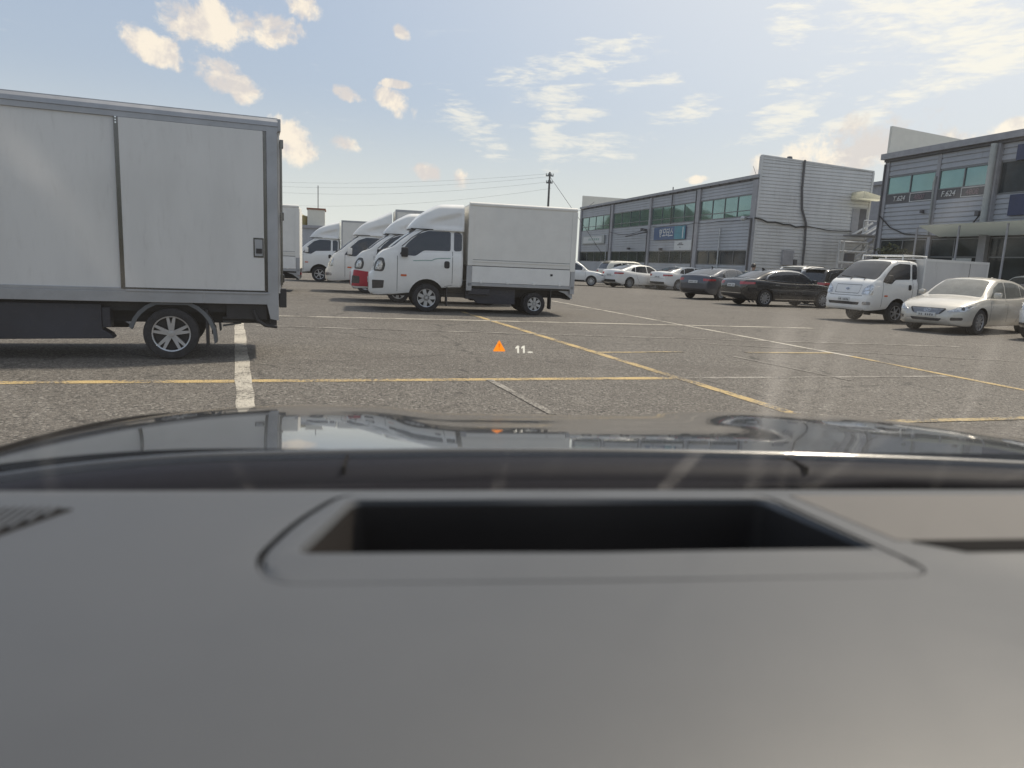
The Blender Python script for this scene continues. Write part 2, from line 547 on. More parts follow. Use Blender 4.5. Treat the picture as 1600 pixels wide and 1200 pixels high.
class Shell:
    """closed vehicle shell lofted through cross-sections along x (front = +x)"""
    def __init__(self, s):
        self.s = s
        zt, zb, w = curve(s['zt']), curve(s['zb']), curve(s['w'])
        zr = curve(s['zr'])
        zr0, zr1 = min(p[0] for p in s['zr']), max(p[0] for p in s['zr'])
        x0, x1 = s['x0'], s['x1']
        tum = s.get('tumble', 0.16)
        self.zt, self.zb, self.w = zt, zb, w
        n = s.get('n', 56)
        xs = set(np.linspace(x0, x1, n))
        for e in (0.004, 0.012, 0.025, 0.045, 0.07):
            xs |= {x0 + e, x1 - e}
        xs |= {zr0, zr1}
        xs = sorted(xs)
        mb = MB()
        rings = []
        for x in xs:
            a, b, ww = zb(x), zt(x), w(x)
            # rounding of the two ends
            for xe, sg in ((x0, 1), (x1, -1)):
                d = (x - xe) * sg
                if d < 0.07:
                    k = 1 - math.sqrt(max(0, 1 - (1 - d / 0.07)**2))
                    e = s.get('endr', 0.05)
                    a += e * k
                    b -= e * k
                    ww -= e * 1.2 * k
            r = max(b, zr(x)) if zr0 <= x <= zr1 else b
            h = r - b
            H = b - a
            wb = ww * s.get('belt', 0.90)
            wt = wb - tum * h
            cr = s.get('crown', 0.05) * min(1.0, 1.0)
            half = [(0.0, a), (ww * 0.80, a), (ww * 0.93, a + 0.02), (ww * 0.975, a + 0.12 * H), (ww * s.get('low', 0.99), a + 0.34 * H), (ww, a + 0.56 * H), (ww * 0.995, a + 0.74 * H),
                    (ww * 0.975, b - 0.10 * H), (ww * 0.945, b - 0.025 * H), (wb, b)]
            er = min(0.08, h * 0.5)
            if h > 0.001:
                for t in (0.25, 0.5, 0.75):
                    half.append((wb - tum * (h - er) * t, b + (h - er) * t))
                half.append((wt + 0.005, r - er))
                half.append((wt - 0.025, r - er * 0.4))
                half.append((wt - 0.075, r - er * 0.06))
            else:
                for t in (0.0, 0.0, 0.0, 0.0, 0.0):
                    half.append((wb, b))
                half.append((wb - 0.06, b + 0.012))
            half.append((wt * 0.5, r + cr * 0.72))
            half.append((0.0, r + cr))
            ring = half + [(-y, z) for (y, z) in half[-2:0:-1]]
            rings.append([(x, y, z) for (y, z) in ring])
        m = len(rings[0])
        for rg in rings:
            mb.v += rg
        for i in range(len(rings) - 1):
            for j in range(m):
                j2 = (j + 1) % m
                mb.f.append((i * m + j, i * m + j2, (i + 1) * m + j2, (i + 1) * m + j))
        # end caps, as strips across
        hn = m // 2
        for base_i in (0, (len(rings) - 1) * m):
            for j in range(hn):
                q = [base_i + j, base_i + j + 1, base_i + (m - j - 1) % m, base_i + (m - j) % m]
                u = []
                for t in q:
                    if t not in u:
                        u.append(t)
                if len(u) >= 3:
                    mb.f.append(tuple(u))
        self.me = mb.mesh('shell', None, 0.0008)
        bm = bmesh.new()
        bm.from_mesh(self.me)
        self.bvh = BVHTree.FromBMesh(bm)
        bm.free()

    def body(self, name, material, parent, arches, well=None):
        """the shell with wheel arches cut out: arches = (x, z, radius, half width outside, depth)"""
        me = self.me
        o = bpy.data.objects.new('tmp_body', me)
        COL.objects.link(o)
        cut = MB()
        for (x, z, r, y, d) in arches:
            for sg in (1, -1):
                n = 28
                poly = [(x + r * math.cos(2 * PI * i / n), z + r * math.sin(2 * PI * i / n)) for i in range(n)]
                cut.prism(poly, sg * (y + 0.2), sg * (y - d), 'Y')
        if arches:
            cme = cut.mesh('tmp_cut')
            co = bpy.data.objects.new('tmp_cut', cme)
            COL.objects.link(co)
            md = o.modifiers.new('b', 'BOOLEAN')
            md.operation = 'DIFFERENCE'
            md.solver = 'EXACT'
            md.object = co
            dg = bpy.context.evaluated_depsgraph_get()
            res = bpy.data.meshes.new_from_object(o.evaluated_get(dg))
            bpy.data.objects.remove(co)
        else:
            res = me.copy()
        bpy.data.objects.remove(o)
        res.name = name
        res.materials.clear()
        res.materials.append(material)
        res.materials.append(well or M_dark)
        for p in res.polygons:
            p.use_smooth = True
            c = p.center
            for (x, z, r, y, d) in arches:
                if math.hypot(c.x - x, c.z - z) < r + 0.004 and abs(c.y) > y - d - 0.01 and all(math.hypot(res.vertices[i].co.x - x, res.vertices[i].co.z - z) < r + 0.003 for i in p.vertices):
                    p.material_index = 1
            if c.z < min(self.s['zb'], key=lambda q: q[1])[1] + 0.03 and p.normal.z < -0.8:
                p.material_index = 1
        res.set_sharp_from_angle(angle=R(38))
        return link(bpy.data.objects.new(name, res), parent)

    def decal(self, name, poly, view, material, parent, off=0.005, res=0.06, thick=0.012, yaw=0.0):
        """a patch laid on the shell. view: 'L' / 'R' side (x,z), 'F' / 'B' end (y,z), 'T' top (x,y), 'C' yawed front corner (u,z)"""
        if view in 'LR':
            sg = 1 if view == 'L' else -1
            f = lambda u, v: (Vector((u, 3 * sg, v)), Vector((0, -sg, 0)))
        elif view in 'FB':
            sg = 1 if view == 'F' else -1
            f = lambda u, v: (Vector((5 * sg, u, v)), Vector((-sg, 0, 0)))
        elif view == 'T':
            f = lambda u, v: (Vector((u, v, 5)), Vector((0, 0, -1)))
        else:
            cx, cy = math.cos(yaw), math.sin(yaw)      # looking direction is -(cx,cy)
            f = lambda u, v: (Vector((cx * 6 - cy * u, cy * 6 + cx * u, v)), Vector((-cx, -cy, 0)))
        bm = bmesh.new()
        vs = [bm.verts.new((u, v, 0)) for (u, v) in poly]
        fc = bm.faces.new(vs)
        bmesh.ops.triangulate(bm, faces=[fc])
        for _ in range(6):
            es = [e for e in bm.edges if e.calc_length() > res]
            if not es or len(bm.faces) > 1500:
                break
            bmesh.ops.subdivide_edges(bm, edges=es, cuts=1)
            bmesh.ops.triangulate(bm, faces=[q for q in bm.faces if len(q.verts) > 3])
        bad = []
        dirn = None
        for v in bm.verts:
            o, d = f(v.co.x, v.co.y)
            dirn = d
            loc, nrm, _, _ = self.bvh.ray_cast(o, d)
            if loc is None:
                bad.append(v)
                continue
            if nrm.dot(d) > 0:
                nrm = -nrm
            v.co = loc + nrm * off
        if bad:
            bmesh.ops.delete(bm, geom=bad, context='VERTS')
        if not bm.faces:
            bm.free()
            return None
        be = [e for e in bm.edges if e.is_boundary]
        ex = bmesh.ops.extrude_edge_only(bm, edges=be)
        for g in ex['geom']:
            if isinstance(g, bmesh.types.BMVert):
                g.co += dirn * thick
        bmesh.ops.recalc_face_normals(bm, faces=bm.faces)
        me = bpy.data.meshes.new(name)
        bm.to_mesh(me)
        bm.free()
        # make faces look outwards
        s = sum((p.normal.dot(-dirn) * p.area for p in me.polygons))
        if s < 0:
            me.flip_normals()
        for p in me.polygons:
            p.use_smooth = True
        me.set_sharp_from_angle(angle=R(40))
        me.materials.append(material)
        return link(bpy.data.objects.new(name, me), parent)


def strip(pts, w):
    """a thin 2-D ribbon polygon along a polyline"""
    L, Rr = [], []
    for i, p in enumerate(pts):
        a = Vector(pts[max(i - 1, 0)])
        b = Vector(pts[min(i + 1, len(pts) - 1)])
        d = (b - a).normalized()
        n = Vector((-d.y, d.x)) * w / 2
        L.append((p[0] + n.x, p[1] + n.y))
        Rr.append((p[0] - n.x, p[1] - n.y))
    return L + Rr[::-1]


# ---------------------------------------------------------------- wheels
WHEELS = {}


def wheel_meshes(r, rim, width, spokes, style):
    key = (round(r, 3), round(rim, 3), width, spokes, style)
    if key in WHEELS:
        return WHEELS[key]
    h = width / 2
    t = MB()
    t.lathe([(rim * 0.97, h * 0.75), (rim * 1.03, h * 0.93), (rim + (r - rim) * 0.5, h * 1.0), (r * 0.965, h * 0.90), (r * 0.992, h * 0.72), (r, h * 0.4), (r, -h * 0.4), (r * 0.99, -h * 0.75),
             (r * 0.96, -h * 0.92), (rim * 1.02, -h), (rim * 0.9, -h * 0.8)], 40)
    tm = t.mesh('tyre', 40)
    tm.materials.append(M_tyre)
    b = MB()
    b.lathe([(0.001, -h * 0.1), (rim * 0.9, h * 0.05), (rim * 0.94, h * 0.5), (rim * 0.96, h * 0.86)], 36)
    bmh = b.mesh('barrel', 40)
    bmh.materials.append(M_rimdark)
    s = MB()
    s.lathe([(rim * 0.93, h * 0.72), (rim * 0.95, h * 0.92), (rim * 1.01, h * 0.95), (rim * 1.02, h * 0.8)], 40)
    s.lathe([(0.001, h * 0.86), (rim * 0.17, h * 0.84), (rim * 0.21, h * 0.72), (rim * 0.21, h * 0.2)], 20)
    for i in range(spokes):
        a = 2 * PI * i / spokes + PI / 2
        M = Matrix.Rotation(-a, 4, 'Y')
        if style == 'split':
            for sg in (-1, 1):
                p = [(rim * 0.14, sg * 0.02 * rim - 0.11 * rim), (rim * 0.94, sg * 0.17 * rim - 0.075 * rim), (rim * 0.94, sg * 0.17 * rim + 0.075 * rim), (rim * 0.14, sg * 0.02 * rim + 0.11 * rim)]
                vs = []
                for yy, k in ((h * 0.35, 1), (h * 0.80, 1)):
                    vs += [M @ Vector((x, yy + (0.05 * h if x > rim * 0.5 else 0.0), z)) for (x, z) in p]
                s.add(vs, [(0, 1, 2, 3), (7, 6, 5, 4), (0, 4, 5, 1), (1, 5, 6, 2), (2, 6, 7, 3), (3, 7, 4, 0)])
            p = [(rim * 0.1, -0.13 * rim), (rim * 0.55, -0.15 * rim), (rim * 0.55, 0.15 * rim), (rim * 0.1, 0.13 * rim)]
            vs = [M @ Vector((x, yy, z)) for yy in (h * 0.35, h * 0.79) for (x, z) in p]
            s.add(vs, [(0, 1, 2, 3), (7, 6, 5, 4), (0, 4, 5, 1), (1, 5, 6, 2), (2, 6, 7, 3), (3, 7, 4, 0)])
        else:
            w0, w1 = (0.12, 0.075) if style == 'thin' else (0.17, 0.20)
            p = [(rim * 0.14, -w0 * rim), (rim * 0.94, -w1 * rim), (rim * 0.94, w1 * rim), (rim * 0.14, w0 * rim)]
            vs = [M @ Vector((x, yy, z)) for yy in (h * 0.35, h * 0.82) for (x, z) in p]
            s.add(vs, [(0, 1, 2, 3), (7, 6, 5, 4), (0, 4, 5, 1), (1, 5, 6, 2), (2, 6, 7, 3), (3, 7, 4, 0)])
    sm = s.mesh('rim', 35)
    sm.materials.append(M_rim)
    WHEELS[key] = (tm, bmh, sm)
    return WHEELS[key]


def wheel(parent, x, y, r, rim, width, spokes=5, style='wide', turn=0.0, spin=0.0):
    """y is the outer face's y; the sign picks the side"""
    tm, bmh, sm = wheel_meshes(r, rim, width, spokes, style)
    sg = 1 if y > 0 else -1
    o = link(bpy.data.objects.new('wheel', tm), parent)
    o.location = (x, y - sg * width / 2, r)
    o.rotation_euler = (0, spin, (0 if sg > 0 else PI) + turn)
    link(bpy.data.objects.new('rim_barrel', bmh), o)
    link(bpy.data.objects.new('rim', sm), o)
    return o


# ================================================================ trucks
def truck(label, group, contact, heading, scale=1.0, style='bongo', fairing=True, box='drop', bumper=None, box_top=2.70, box_end=-3.78, name='box_truck', rims=('wide', 7), rear_r=0.275, wide=0.87, rear_ax=-2.65):
    """contact: ground point under the left front tyre"""
    hd = R(heading)
    left = Vector((-math.sin(hd), math.cos(hd), 0))
    c = Vector((*contact, 0)) - left * 0.72 * scale
    t = thing(name, label, 'truck', tuple(c), hd, group, scale)
    W2 = 0.86
    if style == 'bongo':
        zt = [(-0.86, 1.42), (0.3, 1.40), (0.8, 1.43), (0.95, 1.43), (1.08, 1.36), (1.18, 1.24), (1.225, 1.10), (1.25, 0.97), (1.28, 0.91), (1.36, 0.86)]
        zr = [(-0.86, 1.90), (-0.82, 1.96), (-0.5, 2.0), (0.0, 1.99), (0.24, 1.94), (0.55, 1.75), (0.95, 1.43)]
    else:
        zt = [(-0.86, 1.36), (0.3, 1.34), (0.85, 1.34), (1.0, 1.31), (1.12, 1.22), (1.20, 1.08), (1.25, 0.93), (1.27, 0.86), (1.31, 0.80), (1.36, 0.74)]
        zr = [(-0.86, 1.88), (-0.82, 1.93), (-0.5, 1.97), (0.0, 1.96), (0.22, 1.92), (0.55, 1.71), (0.99, 1.32)]
    xf = 1.36
    sh = Shell(dict(zt=zt, zr=zr, zb=[(-0.86, 0.60), (-0.45, 0.58), (0.35, 0.44), (0.9, 0.38), (1.25, 0.36), (1.36, 0.42)],
                    w=[(-0.86, 0.85), (0.0, W2), (0.7, W2), (1.05, 0.85), (1.2, 0.82), (1.3, 0.76), (1.36, 0.68)], x0=-0.86, x1=xf, tumble=0.13, belt=0.93, crown=0.03, n=44, endr=0.05))
    cab = sh.body('cab', M_white, t, [(0.0, 0.36, 0.425, W2, 0.30)])
    # glass
    if style == 'bongo':
        side = [(0.66, 1.33), (0.28, 1.31), (0.08, 1.45), (-0.55, 1.46), (-0.55, 1.91), (-0.02, 1.91), (0.22, 1.82), (0.45, 1.62)]
        quart = [(-0.63, 1.46), (-0.82, 1.47), (-0.82, 1.85), (-0.76, 1.91), (-0.63, 1.91)]
        wsx = (0.27, 0.90)
    else:
        side = [(0.72, 1.27), (0.36, 1.22), (0.14, 1.36), (-0.50, 1.39), (-0.50, 1.86), (-0.02, 1.87), (0.24, 1.78), (0.5, 1.55)]
        quart = [(-0.58, 1.39), (-0.80, 1.40), (-0.80, 1.80), (-0.74, 1.86), (-0.58, 1.86)]
        wsx = (0.25, 0.96)
    for v in 'LR':
        sh.decal('side_window', roundpoly(side, 0.05), v, M_glass, cab, 0.004)
        sh.decal('quarter_window', roundpoly(quart, 0.05), v, M_glass, cab, 0.004)
        sh.decal('door_gap', strip([(0.70, 1.30), (0.70, 0.48)], 0.012), v, M_seam, cab, 0.002)
        sh.decal('door_gap', strip([(-0.60, 1.45), (-0.60, 0.66), (-0.42, 0.62)], 0.012), v, M_seam, cab, 0.002)
        sh.decal('door_handle', roundpoly([(-0.40, 1.05), (-0.53, 1.05), (-0.53, 1.22), (-0.40, 1.22)], 0.05), v, M_dark, cab, 0.008)
        sh.decal('side_marker', roundpoly([(0.62, 0.83), (0.48, 0.83), (0.48, 0.875), (0.62, 0.875)], 0.02), v, M_amber, cab, 0.010)
        sh.decal('window_trim', strip([(0.60, 1.52), (0.36, 1.74), (0.12, 1.895), (-0.02, 1.93), (-0.5, 1.935)], 0.018), v, M_dark if style == 'bongo' else M_white, cab, 0.006)
        if style == 'bongo' and box == 'drop':
            sh.decal('pinstripe', strip([(0.33, 1.20), (0.05, 1.22), (-0.1, 1.22), (-0.18, 1.26), (-0.3, 1.28), (-0.55, 1.29)], 0.022), v, M_greenline, cab, 0.003)
    wsp = roundpoly([(wsx[1], -0.775), (wsx[1], 0.775), (wsx[0], 0.69), (wsx[0], -0.69)], 0.08)
    sh.decal('windshield', wsp, 'T', M_glass, cab, 0.005)
    # wipers
    for y0, y1 in ((0.42, -0.12), (-0.10, -0.60)):
        wp = MB().tube([(wsx[1] + 0.10, y0, sh.zt(wsx[1] + 0.1) + 0.05), (wsx[1] + 0.0, y0 - 0.03, sh.zt(wsx[1]) + 0.065), (wsx[1] - 0.07, y1, sh.zt(wsx[1]) + 0.115)], 0.012, 6)
        wp.build('wiper', M_dark, cab)
    # lamps
    for sg in (1, -1):
        ya = sg * R(58 if style == 'bongo' else 42)
        cu = lambda x, y: -math.sin(ya) * x + math.cos(ya) * y
        uc = cu(1.14, sg * 0.79) if style == 'bongo' else cu(1.19, sg * 0.72)
        if style == 'bongo':
            out = [(uc - 0.10 * sg, 0.93), (uc + 0.13 * sg, 0.92), (uc + 0.17 * sg, 1.08), (uc + 0.13 * sg, 1.24), (uc + 0.03 * sg, 1.24), (uc - 0.08 * sg, 1.10)]
            inn = [(uc - 0.05 * sg, 0.97), (uc + 0.09 * sg, 0.96), (uc + 0.12 * sg, 1.08), (uc + 0.09 * sg, 1.18), (uc + 0.01 * sg, 1.17)]
            hb = sh.decal('headlight', roundpoly(out if sg > 0 else out[::-1], 0.06), 'C', M_lampdark, cab, 0.008, yaw=ya)
            hl = sh.decal('headlight_reflector', roundpoly(inn if sg > 0 else inn[::-1], 0.04), 'C', M_lamp, cab, 0.014, yaw=ya)
            fog = [(uc - 0.12 * sg, 0.52), (uc + 0.12 * sg, 0.54), (uc + 0.14 * sg, 0.72), (uc - 0.12 * sg, 0.72)]
            sh.decal('bumper_corner', roundpoly(fog if sg > 0 else fog[::-1], 0.02), 'C', M_lampdark, cab, 0.008, yaw=ya)
        else:
            out = [(uc - 0.17 * sg, 0.87), (uc + 0.15 * sg, 0.87), (uc + 0.16 * sg, 1.18), (uc + 0.06 * sg, 1.19), (uc - 0.10 * sg, 1.06)]
            sh.decal('headlight', roundpoly(out if sg > 0 else out[::-1], 0.04), 'C', M_lamp, cab, 0.010, yaw=ya)
            for k in range(2):
                inn = [(uc - 0.08 * sg, 0.91 + k * 0.1), (uc + 0.03 * sg, 0.91 + k * 0.1), (uc + 0.05 * sg, 0.98 + k * 0.1), (uc - 0.05 * sg, 0.98 + k * 0.1)]
                sh.decal('lamp_reflector', roundpoly(inn if sg > 0 else inn[::-1], 0.03), 'C', M_chrome, cab, 0.014, yaw=ya)
            fog = [(uc - 0.12 * sg, 0.56), (uc + 0.11 * sg, 0.56), (uc + 0.10 * sg, 0.66), (uc - 0.12 * sg, 0.65)]
            sh.decal('fog_lamp', roundpoly(fog if sg > 0 else fog[::-1], 0.03), 'C', M_lamp, cab, 0.012, yaw=ya)
        # mirror
        mr = MB().box(0.46, 0.62, sg * 0.93 - 0.05, sg * 0.93 + 0.05, 1.28, 1.50)
        mr.build('mirror', M_dark if style == 'bongo' or box == 'fridge' else M_white, cab, 40, bevel=0.03)
        MB().tube([(0.6, sg * 0.82, 1.34), (0.55, sg * 0.93, 1.34)], 0.018, 6).build('mirror_arm', M_dark, cab)
    if style == 'bongo':
        sh.decal('grille', roundpoly([(-0.40, 1.02), (0.40, 1.02), (0.36, 1.10), (-0.36, 1.10)], 0.02), 'F', M_lampdark, cab, 0.006)
        sh.decal('lower_grille', roundpoly([(-0.45, 0.52), (0.45, 0.52), (0.45, 0.62), (-0.45, 0.62)], 0.02), 'F', M_dark, cab, 0.006)
    else:
        sh.decal('bumper_intake', roundpoly([(-0.56, 0.545), (0.56, 0.545), (0.60, 0.63), (-0.60, 0.63)], 0.03), 'F', M_dark, cab, 0.006)
        sh.decal('panel_gap', strip([(-0.45, 0.90), (-0.48, 1.16), (0.48, 1.16), (0.45, 0.90), (-0.45, 0.90)], 0.014), 'F', M_seam, cab, 0.003)
        sh.decal('panel_gap', strip([(-0.62, 0.83), (0.62, 0.83)], 0.014), 'F', M_seam, cab, 0.003)
        emblem(cab, sh, 1.03, 0.075)
    pl = sh.decal('number_plate', roundpoly([(-0.22, 0.64), (0.22, 0.64), (0.22, 0.76), (-0.22, 0.76)], 0.01), 'F', M_plate, cab, 0.016)
    plate_marks(pl, sh, 'F', 0.0, 0.70)
    if bumper is not None:
        for nm, poly, v in (('bumper', [(-0.58, 0.46), (0.58, 0.46), (0.60, 0.83), (-0.60, 0.83)], 'F'),):
            sh.decal(nm, roundpoly(poly, 0.03), v, bumper, cab, 0.012)
        for v in 'LR':
            sh.decal('bumper', roundpoly([(1.325, 0.44), (0.72, 0.44), (0.72, 0.84), (1.26, 0.90)], 0.03), v, bumper, cab, 0.009)
            sh.decal('bumper_corner', roundpoly([(1.315, 0.52), (1.10, 0.52), (1.10, 0.72), (1.30, 0.74)], 0.03), v, M_lampdark, cab, 0.013)
    # the back wall of the cab is set off by a dark gap
    if fairing:
        fz = curve([(0.44, 1.985), (0.38, 2.06), (0.2, 2.25), (-0.05, 2.42), (-0.35, 2.55), (-0.86, box_top - 0.05)])
        fw = curve([(0.44, 0.50), (0.38, 0.58), (0.2, 0.66), (-0.2, 0.75), (-0.86, 0.80)])
        fb = lambda x: 1.93 if x < 0.2 else 1.93 + (x - 0.2) * 0.06
        xs = list(np.linspace(0.44, -0.86, 48))
        fm = MB()
        ring_n = 0
        for x in xs:
            z1, w1, z0 = fz(x), fw(x), fb(x)
            h = z1 - z0
            half = []
            for k in range(19):
                tt = k / 18
                z = z0 + h * 0.86 * tt
                ww = w1 * (1 - 0.10 * tt**2.5)
                # sculpted hollow low on the flank
                ax = min(1, max(0, (0.12 - x) / 0.5)) * min(1, max(0, (x + 0.84) / 0.10))
                az = min(1, max(0, (z - z0 - 0.03) / 0.10)) * min(1, max(0, (0.20 + 0.26 * min(1, max(0, (0.25 - x))) - (z - z0)) / 0.14))
                half.append((ww - 0.05 * ax * ax * (3 - 2 * ax) * az * az * (3 - 2 * az), z))
            half += [(w1 * 0.84, z0 + h * 0.94), (w1 * 0.68, z1), (w1 * 0.3, z1 + 0.015), (0, z1 + 0.02)]
            ring = half + [(-y, z) for (y, z) in half[-2::-1]]
            ring_n = len(ring)
            fm.v += [(x, y, z) for (y, z) in ring]
        for i in range(len(xs) - 1):
            for j in range(ring_n):
                j2 = (j + 1) % ring_n
                fm.f.append((i * ring_n + j, i * ring_n + j2, (i + 1) * ring_n + j2, (i + 1) * ring_n + j))
        fm.f.append(tuple(range(ring_n)))
        fm.f.append(tuple((len(xs) - 1) * ring_n + j for j in range(ring_n))[::-1])
        fr = fm.build('roof_fairing', M_white, t, 50, 0.0005)
        MB().box(-0.82, 0.40, 0.70, 0.74, 1.935, 1.955).build('fairing_seal', M_dark, fr)
    # chassis
    ch = MB()
    for sg in (1, -1):
        ch.box(box_end + 0.1, 0.6, sg * 0.38 - 0.05, sg * 0.38 + 0.05, 0.42, 0.60)
    ch.box(rear_ax - 0.07, rear_ax + 0.07, -0.6, 0.6, 0.22, 0.34)
    ch.box(-0.08, 0.08, -0.6, 0.6, 0.25, 0.4)
    ch.box(-1.0, 0.9, -0.55, 0.55, 0.36, 0.44)
    ch.build('chassis', M_dark, t)
    # wheels
    for sg in (1, -1):
        wheel(t, 0.0, sg * 0.83, 0.335, 0.215, 0.20, rims[1], rims[0], spin=0.3)
        if box == 'sliding':
            wheel(t, rear_ax, sg * 0.86, 0.315, 0.215, 0.22, rims[1], rims[0], spin=0.0)
        else:
            wheel(t, rear_ax, sg * 0.84, rear_r, rear_r * 0.60, 0.16, rims[1], rims[0], spin=0.8)
            wheel(t, rear_ax, sg * 0.60, rear_r, rear_r * 0.60, 0.16, rims[1], rims[0])
        # mudflaps
        MB().box(-0.50, -0.47, sg * 0.66 - 0.12, sg * 0.66 + 0.14, 0.16, 0.62).build('mudflap', M_dark, t)
    x0 = -0.97
    # underbody covers
    for sg in (1, -1):
        sk = MB()
        if box == 'sliding':
            sk.prism([(-0.2, 0.66), (rear_ax + 0.75, 0.66), (rear_ax + 0.75, 0.36), (rear_ax + 0.66, 0.30), (rear_ax + 0.63, 0.25), (-0.2, 0.22)], sg * 0.55, sg * 0.80)
            sk.box(rear_ax + 0.66, rear_ax + 0.75, sg * 0.55 if sg > 0 else sg * 0.78, sg * 0.78 if sg > 0 else sg * 0.55, 0.38, 0.62)
        else:
            sk.prism([(-0.95, 0.62), (-2.18, 0.62), (-2.18, 0.24), (-1.25, 0.24), (-1.15, 0.34), (-0.95, 0.34)], sg * 0.45, sg * 0.72)
        sk.build('side_cover', M_skirt, t, bevel=0.01)
    # rear frame: lamp bar, under-run
    rb = MB()
    rb.box(box_end + 0.02, box_end + 0.10, -0.72, 0.72, 0.40, 0.50)
    for sg in (1, -1):
        rb.box(box_end + 0.05, box_end + 0.16, sg * 0.6 - 0.03, sg * 0.6 + 0.03, 0.46, 0.68)
        rb.tube([(box_end + 0.62, sg * 0.66, 0.50), (box_end + 0.2, sg * 0.68, 0.45), (box_end + 0.08, sg * 0.70, 0.44)], 0.018, 6)
        rb.tube([(box_end + 0.62, sg * 0.66, 0.58), (box_end + 0.2, sg * 0.68, 0.52)], 0.014, 6)
    rb.build('rear_underrun', M_dark, t)
    for sg in (1, -1):
        MB().box(box_end + 0.0, box_end + 0.04, sg * 0.66 - 0.14, sg * 0.66 + 0.14, 0.52, 0.63).build('tail_lamp', M_redlamp, t, bevel=0.01)
        MB().box(rear_ax - 0.42, rear_ax - 0.39, sg * 0.72 - 0.13, sg * 0.72 + 0.13, 0.16, 0.62).build('mudflap', M_dark, t)
    BW = wide
    if box == 'drop':
        bx = MB().box(box_end, x0, -BW, BW, 1.15, box_top - 0.04).build('cargo_box', M_panel2, t, bevel=0.012)
        for sg in (1, -1):
            # rounded roof rail
            MB().tube([(box_end, sg * (BW - 0.035), box_top - 0.045), (x0, sg * (BW - 0.035), box_top - 0.045)], 0.055, 12).build('roof_rail', M_panel2, bx, 60)
            MB().box(x0 - 0.10, x0 + 0.012, sg * BW, sg * (BW + 0.012), 1.15, box_top - 0.10).build('corner_post', M_panel2, bx, bevel=0.004)
            MB().box(box_end - 0.012, box_end + 0.12, sg * BW, sg * (BW + 0.012), 1.10, box_top - 0.10).build('corner_post', M_panel2, bx, bevel=0.004)
            MB().box(box_end + 0.12, x0 - 0.10, sg * BW, sg * (BW + 0.014), 1.24, 1.28).build('panel_rail', M_panel2, bx, bevel=0.004)
            MB().box(box_end + 0.13, x0 - 0.11, sg * BW, sg * (BW + 0.004), 1.285, 1.295).build('seam', M_seam, bx)
            g = MB().box(box_end + 0.10, x0 - 0.10, sg * (BW - 0.05), sg * (BW + 0.006), 0.745, 1.135).build('drop_side', M_white, t, bevel=0.01)
            MB().box(box_end + 0.105, x0 - 0.105, sg * (BW - 0.05), sg * (BW + 0.002), 1.137, 1.149).build('seam', M_seam, g)
            for k in range(4):
                xx = box_end + 0.36 + k * (x0 - box_end - 0.68) / 3
                MB().box(xx - 0.035, xx + 0.035, sg * (BW + 0.004), sg * (BW + 0.03), 0.735, 0.80).build('hinge', M_white, g, bevel=0.012)
            MB().box(box_end + 0.55, box_end + 0.61, sg * (BW + 0.005), sg * (BW + 0.012), 0.97, 1.02).build('latch', M_dark, g)
            MB().box(box_end, x0 + 0.0, sg * (BW - 0.08), sg * (BW + 0.01), 0.665, 0.738).build('bed_rail', M_alu, t, bevel=0.006)
            MB().box(x0 - 0.10, x0 + 0.03, sg * (BW - 0.06), sg * (BW + 0.010), 0.55, 1.14).build('gate_post', M_alu, t, bevel=0.006)
            MB().box(box_end - 0.02, box_end + 0.09, sg * (BW - 0.06), sg * (BW + 0.010), 0.55, 1.14).build('gate_post', M_alu, t, bevel=0.006)
            MB().box(-1.52, -1.0, sg * 0.62, sg * 0.84, 0.46, 0.60).build('tool_box', M_skirt, t, bevel=0.01)
            MB().prism([(box_end, 0.66), (box_end + 0.50, 0.66), (box_end + 0.2, 0.56), (box_end, 0.42)], sg * 0.74, sg * 0.80).build('rear_bracket', M_alu, t)
        MB().box(box_end, x0, -BW + 0.05, BW - 0.05, 0.62, 0.72).build('bed_floor', M_dark, t)
        MB().box(box_end - 0.02, box_end, -0.82, 0.82, 0.76, box_top - 0.12).build('rear_door', M_panel2, t)
    elif box in ('plain', 'fridge'):
        zb = 0.78 if box == 'plain' else 0.85
        bx = MB().box(box_end, x0, -BW, BW, zb, box_top).build('cargo_box', M_panel2 if box == 'plain' else M_panel, t, bevel=0.015)
        for sg in (1, -1):
            MB().box(box_end - 0.006, x0 + 0.006, sg * BW - 0.008, sg * BW + 0.008, box_top - 0.07, box_top + 0.008).build('roof_rail', M_alu if box == 'plain' else M_white, bx)
            MB().box(box_end - 0.006, x0 + 0.006, sg * BW - 0.008, sg * BW + 0.008, zb - 0.06, zb + 0.04).build('base_rail', M_alu, bx)
            MB().box(x0 - 0.05, x0 + 0.008, sg * BW - 0.010, sg * BW + 0.010, zb + 0.04, box_top - 0.07).build('corner_post', M_alu if box == 'plain' else M_white, bx)
            MB().box(box_end - 0.008, box_end + 0.05, sg * BW - 0.010, sg * BW + 0.010, zb + 0.04, box_top - 0.07).build('corner_post', M_alu if box == 'plain' else M_white, bx)
            MB().box(box_end + 0.9, box_end + 0.92, sg * BW - 0.004, sg * BW + 0.004, zb + 0.05, box_top - 0.08).build('seam', M_seam, bx)
        MB().box(box_end, x0, -0.5, 0.5, 0.55, zb - 0.002).build('bed_floor', M_dark, t)
        for k in (-1, 1):
            MB().box(box_end - 0.03, box_end - 0.008, k * 0.42 - 0.40, k * 0.42 + 0.40, zb + 0.05, box_top - 0.10).build('rear_door', M_panel2, t, bevel=0.004)
